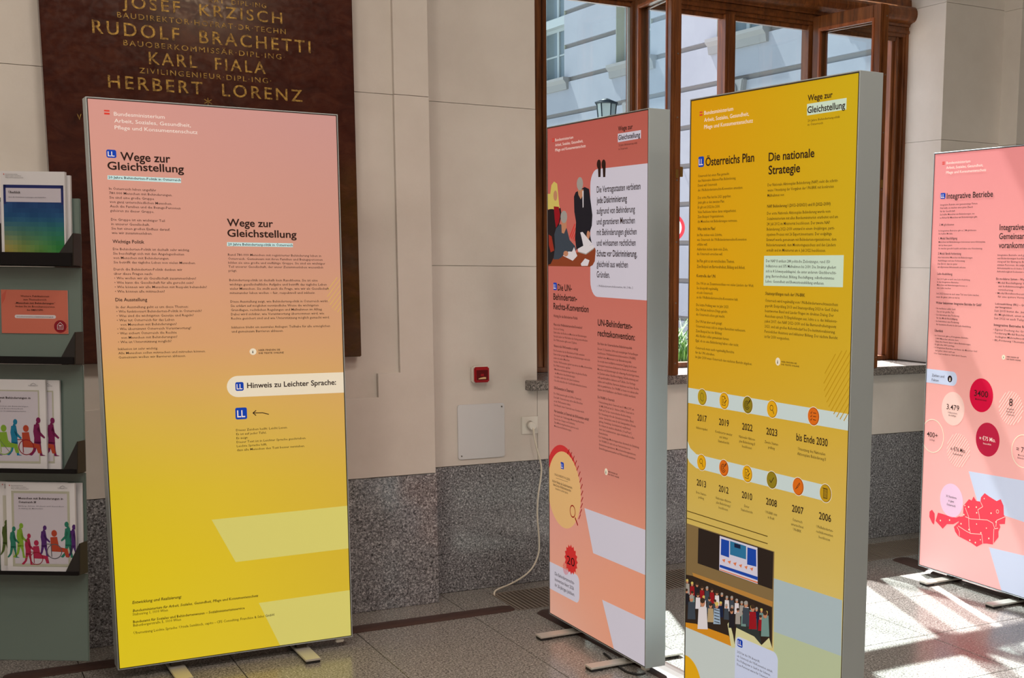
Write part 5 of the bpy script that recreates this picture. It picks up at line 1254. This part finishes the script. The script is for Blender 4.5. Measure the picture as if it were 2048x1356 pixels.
# rack local frame: x along shelves, y away from the viewer, z up the tilted glass; origin at the lowest shelf's right end
TM = Matrix.Translation((0, 0, 0.6129)) @ Matrix.Rotation(-TILT, 4, 'X')
RW = 0.66
def rput(o): o.parent = rk; o.matrix_parent_inverse = Matrix.Identity(4); return o
mb = MB()
g0 = 0.012
for z0, z1 in ((-0.272, -0.012), (-0.012, 0.283), (0.283, 0.594), (0.594, 0.872), (0.872, 1.067)):
    m1 = MB(); m1.box(-RW, g0, z0 + 0.001, 0.003, g0 + 0.008, z1 - 0.001, M=TM); m1.build('glass_panel', 'rack_panel', rk, bevel=0.0015)
for zb, zt in ((-0.010, 0.001), (0.283, 0.296), (0.594, 0.615), (0.872, 0.908)):
    mb = MB()
    mb.box(-RW, -0.036, zb, 0.003, g0, zb + 0.005, M=TM)                  # ledge
    mb.box(-RW, -0.042, zb, 0.003, -0.036, zt, M=TM)                      # front lip
    sh = mb.build('shelf', 'shelf_black', rk, bevel=0.001)
    m1 = MB(); q = [(-0.036, -0.037, zt - .004), (0.004, -0.033, zb + .092), (0.004, -0.037, zb + .002), (-0.036, -0.037, zb + .002)]
    q2 = [(x + .001, y + .002, z) for x, y, z in q]
    m1.add([tuple(TM @ Vector(p_)) for p_ in q + q2], [(0, 1, 2, 3), (4, 7, 6, 5), (0, 4, 5, 1), (1, 5, 6, 2), (2, 6, 7, 3), (3, 7, 4, 0)])
    m1.prism([(-0.035, zb + .002), (g0, zb + .002), (g0, zb + .094), (-0.031, zb + .092)], 0, 0.0040, 0.0055, M=TM)
    m1.build('end_gusset', 'shelf_grey', sh)
m1 = MB(); m1.prism([(0.03, -0.60), (0.05, -0.60), (0.05, 1.0), (0.03, 1.0)], 0, -RW / 2 - .03, -RW / 2 + .03, M=TM); m1.build('post', 'aluminium', rk)
m1 = MB(); m1.box(-RW / 2 - .22, -0.22, 0.0, -RW / 2 + .22, 0.28, 0.018); m1.build('base_plate', 'aluminium', rk, bevel=0.003)

def brochure(name, x0, z0, w, h, th, art, label, cat, group=None, dy=0.0, lean=0.0, k=9):
    """stands on a ledge of the rack, back against the glass"""
    b = empty(name); 
    M_ = Matrix.Translation((rk.location)) @ Matrix.Rotation(-RA, 4, 'Z') @ TM @ Matrix.Translation((x0, g0 - 0.001 - dy, z0)) @ Matrix.Rotation(rad(-lean), 4, 'X')
    b.matrix_world = M_
    tag(b, label, cat, group)
    MB().box(0, -th, 0, w, 0, h).build('paper_block' if th > 0.002 else 'card_sheet', 'paper_white', b)
    A = Art(w * 1000, h * 1000); A.step = 0.00008; art(A)
    r = empty('cover_print', (0, -th, h), 0, b)
    A.build(r, None, 'paper_print', 0.0)
    return b
def t_(A, x, y, size, w, s, c='ink', bold=.3, al='l'): A.text(x, y, 0, size, w, 0, c, bold, al, 0, [s])
def person(A, x, y, h, c, wheel=None, pose=0):
    d = 1 if pose >= 0 else -1
    P = lambda l: A.poly([(x + a * h * .78, y - b_ * h) for a, b_ in l], c, 3)
    A.disc(x + d * h * .035, y - h * .91, h * .058, c, 3, 14, h * .078)
    A.poly([(x - h * .02, y - h * .86), (x + h * .03, y - h * .86), (x + h * .04, y - h * .80), (x - h * .04, y - h * .80)], c, 3)
    P([(-.10, .80), (.07, .82), (.11, .62), (.11, .46), (.12, .32), (-.11, .32), (-.10, .46), (-.13, .62)])
    P([(d * .04, .76), (d * .12, .60), (d * .26, .48), (d * .23, .44), (d * .06, .54), (0, .66)])
    P([(-.10, .36), (.02, .36), (-.06, .12), (-.16, .02), (-.20, 0), (-.28, .02), (-.14, .14)])
    P([(-.02, .36), (.11, .36), (.13, .14), (.16, .03), (.25, .01), (.24, 0), (.08, 0), (.06, .16)])
def wheelchair(A, x, y, h, c, c2):
    A.disc(x, y - h * .88, h * .10, c, 4, 14, h * .12)
    A.poly([(x - h * .14, y - h * .74), (x + h * .10, y - h * .76), (x + h * .16, y - h * .40), (x + h * .46, y - h * .34), (x + h * .52, y - h * .04), (x + h * .40, y - h * .04), (x + h * .34, y - h * .22), (x - h * .12, y - h * .24)], c, 4)
    A.ring(x, y - h * .24, h * .27, h * .03, c2, 5, n=24)
    A.line([(x - h * .3, y - h * .5), (x - h * .12, y - h * .5), (x - h * .10, y - h * .05)], h * .03, c2, 5)
def header(A):
    t_(A, 16, 10, 3.4, 34, 'Bundesministerium'); t_(A, 16, 14.5, 3.4, 44, 'Arbeit, Soziales, Gesundheit,'); t_(A, 16, 19, 3.4, 50, 'Pflege und Konsumentenschutz')
    A.rrect(9, 7, 12, 8.3, 0, 'flag', 2); A.rrect(9, 9, 12, 10.3, 0, 'flag', 2)
def art_over(A):
    header(A)
    n = 14; x0, y0, x1, y1 = 8, 38, 178, 297
    def bc(u, v):
        top = (28, 44, 110); mid = (20, 92, 130); bl = (172, 152, 78); br = (38, 132, 60)
        a = [top[i] + (mid[i] - top[i]) * min(v * 2, 1) for i in range(3)]
        w = max(0, v - .35) / .65; e = [bl[i] + (br[i] - bl[i]) * u for i in range(3)]
        q = noise.noise(Vector((u * 5, v * 6, 0))) * 16
        return rgb(*[max(0, a[i] + (e[i] - a[i]) * min(w * 1.9, 1) + q) for i in range(3)])
    for i in range(n):
        for j in range(20):
            u0, u1, v0, v1 = i / n, (i + 1) / n, j / 20, (j + 1) / 20
            A.poly([(x0 + (x1 - x0) * a, y0 + (y1 - y0) * b) for a, b in ((u0, v0), (u1, v0), (u1, v1), (u0, v1))], bc((u0 + u1) / 2, (v0 + v1) / 2), 1)
    A.rrect(8, 38, 178, 50, 0, 'b_navy', 2); A.rrect(8, 38, 15, 92, 0, 'b_navy', 2); A.rrect(171, 38, 178, 92, 0, 'b_navy', 2)
    A.rrect(15, 47, 171, 86, 0, 'paleblue', 3); t_(A, 23, 62, 9.5, 34, 'Überblick', bold=1); t_(A, 23, 74, 4.5, 106, 'über die Sozialdaten, Leistungen und Statistiken', 'b_txt')
def wheel_logo(A, x, y):
    t_(A, x, y, 4, 28, 'SOZIALSERVICE', 'b_txt')
    A.line([(x + 6, y - 4), (x + 14, y - 8), (x + 22, y - 4)], .8, 'b_txt', 2)
def art_one(A):
    W = A.w; header(A); wheel_logo(A, W - 48, 18)
    A.rrect(22, 30, W - 18, A.h - 20, 0, 'b_frame', 1); A.rrect(26, 34, W - 22, A.h - 26, 0, 'paleblue', 2)
    t_(A, 36, 55, 8.5, 132, 'Menschen mit Behinderungen in', bold=1); t_(A, 36, 66, 8.5, 46, 'Österreich I', bold=1)
    t_(A, 36, 78, 4, 126, 'Zahlen zu Menschen mit Behinderungen,', 'b_txt'); t_(A, 36, 85, 4, 110, 'zu Pflege und Erwerbsarbeit', 'b_txt'); t_(A, 36, 92, 4, 118, 'im Auftrag des Sozialministeriums', 'b_txt')
    person(A, 62, 218, 112, 'b_violet'); wheelchair(A, 88, 214, 84, 'b_green', 'b_green'); person(A, 118, 218, 106, 'b_blue'); wheelchair(A, 152, 214, 84, 'b_rust', 'b_cardred'); person(A, 184, 218, 112, 'b_plum'); person(A, 30, 218, 110, 'b_teal')
    A.line([(66, 160), (108, 214)], 1.4, 'b_txt', 5)
def art_three(A):
    W = A.w; header(A); wheel_logo(A, W - 48, 16)
    A.rrect(15, 24, W - 15, A.h - 16, 0, 'b_frame', 1); A.rrect(22, 31, W - 22, A.h - 24, 0, 'paleblue', 2)
    t_(A, 36, 48, 8.5, 128, 'Menschen mit Behinderungen in', bold=1); t_(A, 36, 59, 8.5, 50, 'Österreich III', bold=1)
    t_(A, 36, 69, 4, 130, 'Bildung, Arbeit, Wohnen und Gesundheit', 'b_txt'); t_(A, 36, 76, 4, 70, 'im Auftrag des Ministeriums', 'b_txt')
    person(A, 17, 218, 92, 'b_teal'); person(A, 38, 218, 102, 'b_green'); person(A, 60, 238, 92, 'b_rose'); wheelchair(A, 84, 236, 70, 'b_rose', 'b_cardred'); person(A, 106, 214, 92, 'b_violet'); wheelchair(A, 136, 218, 82, 'b_rust', 'b_txt'); person(A, 176, 216, 106, 'b_teal', pose=-1); person(A, 190, 216, 98, 'b_violet')
def art_two(A):
    header(A); A.rrect(10, 40, 28, A.h - 16, 0, 'b_face', 1); person(A, 16, 214, 104, 'b_darkgreen')
def art_photo(A):
    A.rrect(0, 60, A.w, A.h, 0, 'ph_stage', 1); A.rrect(0, 0, A.w, 60, 0, 'paleblue', 1)
    for i in range(7): A.disc(170 + 9 * (i % 3), 150 + 14 * i, 9, 'b_green', 2, 10)
def art_card(A):
    A.rrect(0, 0, A.w, A.h, 0, 'b_card', 1)
    for i, s in enumerate(['Weitere Publikationen', 'zum Themenbereich', '„Menschen mit Behinderungen“', 'finden Sie im Broschürenservice', 'des BMASGPK.']):
        t_(A, A.w / 2 + 2, 20 + 9.8 * i, 7.2, (82, 66, 116, 112, 48)[i], s, bold=1 if i == 2 else .3, al='c')
    A.rrect(38, 71, 156, 81, 5, 'b_pale', 2); t_(A, 97, 77.8, 5, 104, 'broschuerenservice.sozialministerium.gv.at', al='c')
    for i in range(6): A.line([(2, 40 + i * 4.5 - 22), (16 - i, 22 + i * 4.5 - 22 + 2)], .9, 'b_cardline', 2)
    A.hatch(182, 116, 20, 5, 1.2, 'b_cardline', 2)
    A.disc(168, 103, 18, 'b_cardred', 3); A.line([(160, 111), (160, 99), (168, 91), (176, 99), (176, 111), (160, 111)], 1.2, 'b_pale', 4); A.line([(164, 101), (172, 101)], 3.5, 'b_pale', 4); A.line([(163, 107), (173, 107)], 1.2, 'b_pale', 4)

brochure('booklet', -0.208, 0.882, 0.182, 0.255, 0.011, art_over, 'blue green booklet titled Überblick in the rack, topmost shelf', 'booklet', 'booklets in the rack', dy=0.012)
brochure('booklet', -0.199, 0.882, 0.182, 0.247, 0.008, lambda A: None, 'plain white booklet edge showing behind the Überblick booklet', 'booklet', 'booklets in the rack', dy=0.002)
brochure('booklet', -0.408, 0.882, 0.192, 0.170, 0.008, art_photo, 'dark photo booklet cut off by the left border, beside the Überblick booklet', 'booklet', 'booklets in the rack', dy=0.002)
brochure('booklet', -0.305, 0.289, 0.210, 0.260, 0.008, art_one, 'white booklet marked I with coloured silhouettes of people, second lowest shelf', 'booklet', 'booklets in the rack', dy=0.013)
brochure('booklet', -0.270, 0.289, 0.210, 0.259, 0.007, art_one, 'white silhouette booklet tucked behind the one marked I', 'booklet', 'booklets in the rack', dy=0.003)
brochure('booklet', -0.211, -0.005, 0.197, 0.259, 0.008, art_three, 'white booklet marked III with coloured silhouettes, lowest shelf', 'booklet', 'booklets in the rack', dy=0.020)
brochure('booklet', -0.200, -0.005, 0.197, 0.258, 0.006, lambda A: None, 'white booklet edge showing right behind the booklet marked III', 'booklet', 'booklets in the rack', dy=0.002)
brochure('booklet', -0.237, -0.005, 0.197, 0.260, 0.006, art_two, 'white booklet with a green silhouette, peeking out left of the booklet marked III', 'booklet', 'booklets in the rack', dy=0.011)
brochure('info_card', -0.226, 0.681, 0.191, 0.124, 0.0012, art_card, 'salmon red info card stuck to the glass of the brochure rack', 'card')

# ---------------------------------------------------------------- unseen ceiling lamps, added to light the hall
for (lx, ly) in ADDED_LAMPS:
    l = empty('added_ceiling_lamp', (lx, ly, WH)); tag(l, 'unseen square ceiling lamp added to light the hall', 'lamp', 'added ceiling lamps out of view')
    MB().box(-.5, -.5, -0.04, .5, .5, 0).build('housing', 'lamp_ring', l, bevel=0.004)
    MB().box(-.47, -.47, -0.044, .47, .47, -0.0405).build('diffuser', 'lamp_glow', l)

# ---------------------------------------------------------------- the court outside
tag(MB().box(-30, 6.0, -0.65, 60, 70, -0.6).build('courtyard_ground', 'pavement'), kind='structure')
FX = 12.72
bd = empty('court_building', (FX, 21.04, -0.6)); tag(bd, 'pale blue grey court building with grooved plaster courses seen through the window', 'building')
ZB = 0.6
Z0 = [-0.6, 0.34, 1.06, 1.78, 2.51, 3.22, 3.93, 4.635, 5.36, 6.07, 6.80, 7.52, 8.24, 8.96, 9.7]
cent = [-9.06, -5.18, -1.25, 2.68, 6.61, 10.54]; hw = 0.73
def spans(z, lo=-14.0, hi=16.0):
    out_ = []; a = lo
    if 5.46 <= z < 9.6:
        for c in cent: out_.append((a, c - hw)); a = c + hw
    out_.append((a, hi)); return out_
MB().box(0.30, -14, 0, 0.8, 16, 10.3).build('core_wall', 'facade_groove', bd)
for a, b in zip(Z0, Z0[1:]):
    zl = [(a, b)] if not (a < 5.46 < b) else [(a, 5.46), (5.46, b)]
    for q0, q1 in zl:
        for y0, y1 in spans((q0 + q1) / 2 if q0 >= 5.46 or q1 <= 5.46 else 0):
            gp = 0.095 if q0 == a else 0.0
            mb = MB(); mb.box(0, y0, q0 + gp + ZB, 0.32, y1, q1 + ZB); mb.build('plaster_course', 'facade', bd)
            if gp:
                mb = MB(); mb.box(0.05, y0, q0 + ZB, 0.32, y1, q0 + gp + 0.002 + ZB); mb.build('course_groove', 'facade_groove', bd)
for c in cent:
    mb = MB(); mb.prism([(-0.13, 5.46 + ZB), (0.05, 5.46 + ZB), (0.05, 5.20 + ZB), (-0.05, 5.20 + ZB), (-0.07, 5.33 + ZB), (-0.13, 5.40 + ZB)], 1, c - .94, c + .94); mb.build('stone_sill', 'facade_trim', bd)
    for s in (-1, 1):
        mb = MB(); mb.box(0.002, c + s * hw - .008, 5.46 + ZB, 0.2, c + s * hw + .008, 9.6 + ZB); mb.build('window_reveal', 'facade_reveal', bd)
    for z0, z1 in ((5.46, 6.63), (6.81, 9.6)):
        w = empty('facade_window', (0, c, ZB), 0, bd)
        mb = MB(); f = 0.07
        zs = [z0, z1]
        mb.box(0.19, -hw, z0, 0.25, -hw + f, z1); mb.box(0.19, hw - f, z0, 0.25, hw, z1); mb.box(0.19, -hw + f, z0, 0.25, hw - f, z0 + f); mb.box(0.19, -hw + f, z1 - f, 0.25, hw - f, z1)
        mb.box(0.19, -.05, z0 + f, 0.25, .05, z1 - f)
        zb = z0 + 0.62 * (z1 - z0) if z1 < 7 else z0 + .9
        zb = 6.02 if z0 < 6 else z0 + 1.0
        mb.box(0.20, -hw + f, zb, 0.24, -.05, zb + .035); mb.box(0.20, .05, zb, 0.24, hw - f, zb + .035)
        mb.build('frame', 'facade_window', w)
        for s in (-1, 1):
            x0_, x1_ = (-hw + f, -.05) if s < 0 else (.05, hw - f)
            mb = MB(); mb.box(0.218, x0_, z0 + f, 0.222, x1_, z1 - f); mb.build('pane', 'facade_glass', w)
        mb = MB(); mb.box(0.2, -hw, z0, 0.26, hw, z0 + .01)
    mb = MB(); mb.box(0.04, c - hw - .01, 6.63 + ZB, 0.30, c + hw + .01, 6.81 + ZB); mb.build('lintel', 'facade_window', bd)
for c in (-1.25, 2.68):       # keystones over the ground-floor openings
    mb = MB(); mb.prism([(c - .22, 4.30 + ZB), (c + .22, 4.30 + ZB), (c + .30, 4.66 + ZB), (c - .30, 4.66 + ZB)], 0, -0.10, 0.02); mb.build('keystone', 'facade_trim', bd, bevel=0.02)
    mb = MB(); mb.cyl((c, 4.48 + ZB), 0.13, 0, -0.16, -0.08, 20); mb.build('rosette', 'facade_trim', bd, bevel=0.02)
MB().box(-0.10, -14, 9.9 + ZB, 0.4, 16, 10.25 + ZB).build('cornice', 'facade_trim', bd)

# wall lantern
ln = empty('street_lantern', (11.35, 22.19, 3.2)); tag(ln, 'black six-sided lantern with frosted panes outside the window', 'lantern')
def hexr(r, n=6, o=30): return [(r * cos(rad(o + 60 * i)), r * sin(rad(o + 60 * i))) for i in range(n)]
zt = 1.19
mb = MB(); mb.cyl((0, 0), 0.245, 2, zt - .02, zt + .002, 6); mb.build('roof_rim', 'lantern_metal', ln)
mb = MB(); mb.cyl((0, 0), 0.235, 2, zt, zt + .085, 6, r2=0.02); mb.build('roof', 'lantern_metal', ln)
for i in range(6):
    a = rad(60 * i + 30); a2 = rad(60 * i + 90)
    mb = MB(); mb.tube([(0.135 * cos(a), 0.135 * sin(a), zt - .52), (0.185 * cos(a), 0.185 * sin(a), zt - .01)], 0.011, 6); mb.build('glazing_bar', 'lantern_metal', ln)
    mb = MB(); mb.add([(0.128 * cos(a), 0.128 * sin(a), zt - .51), (0.128 * cos(a2), 0.128 * sin(a2), zt - .51), (0.178 * cos(a2), 0.178 * sin(a2), zt - .02), (0.178 * cos(a), 0.178 * sin(a), zt - .02)], [(0, 1, 2, 3)]); mb.build('frosted_pane', 'frosted', ln)
mb = MB(); mb.cyl((0, 0), 0.145, 2, zt - .56, zt - .515, 6); mb.build('bottom_ring', 'lantern_metal', ln)
mb = MB(); mb.tube(smooth([(0, 0, zt - .55), (0, 0, zt - .75), (.2, -.1, zt - .9), (.7, -.2, zt - .75), (1.0, -.2, zt - .7), (1.33, -.2, zt - .75)]), 0.022, 8); mb.build('bracket', 'lantern_metal', ln)

# round road sign on a pole
sg_ = empty('road_sign', (9.12, 15.87, -0.6)); sg_.rotation_euler = (0, 0, rad(-30))
tag(sg_, 'round white road sign with a red ring on a pole outside', 'sign')
zz = 1.957 + 0.6
MB().cyl((0, zz), 0.20, 1, -0.004, 0.004, 40).build('disc', 'sign_white', sg_)
mb = MB()
for i in range(48):
    a0, a1 = 2 * pi * i / 48, 2 * pi * (i + 1) / 48
    mb.add([(r_ * cos(a), -0.006, zz + r_ * sin(a)) for a, r_ in ((a0, .20), (a1, .20), (a1, .155), (a0, .155))], [(0, 1, 2, 3)])
mb.build('red_ring', 'sign_red', sg_)
MB().cyl((0, 0.03), 0.025, 2, 0, zz + .2, 12).build('pole', 'aluminium', sg_)

# planter with grass
pl = empty('planter', (4.60, 7.80, -0.6)); tag(pl, 'pale planter box with long grass blades just outside the open window', 'planter')
MB().box(-.34, -.3, 0, .62, .3, 1.36).build('box', 'planter', pl, bevel=0.01)
MB().box(-.37, -.33, 1.36, .65, .33, 1.41).build('rim', 'facade_window', pl, bevel=0.006)
MB().box(-.30, -.26, 1.40, .58, .26, 1.425).build('soil', 'soil', pl)
mb = MB(); rg = random.Random(8)
for i in range(520):
    x, y = rg.uniform(-.28, .56), rg.uniform(-.24, .24); h = rg.uniform(.16, .40) if rg.random() < .93 else rg.uniform(.45, .6)
    a = rg.uniform(0, 2 * pi); bx, by = cos(a), sin(a); wd = .006; ln_ = h * rg.uniform(.2, .75); px, py = -by * wd, bx * wd
    pts = []
    for t in (0, .35, .7, 1):
        cx = x + bx * ln_ * t * t; cy = y + by * ln_ * t * t; cz = 1.42 + h * (t - .25 * t * t); s = 1 - t * .92
        pts += [(cx - px * s, cy - py * s, cz), (cx + px * s, cy + py * s, cz)]
    mb.add(pts, [(0, 1, 3, 2), (2, 3, 5, 4), (4, 5, 7, 6)])
tag(mb.build('grass_blades', 'leaf', pl), kind='stuff')
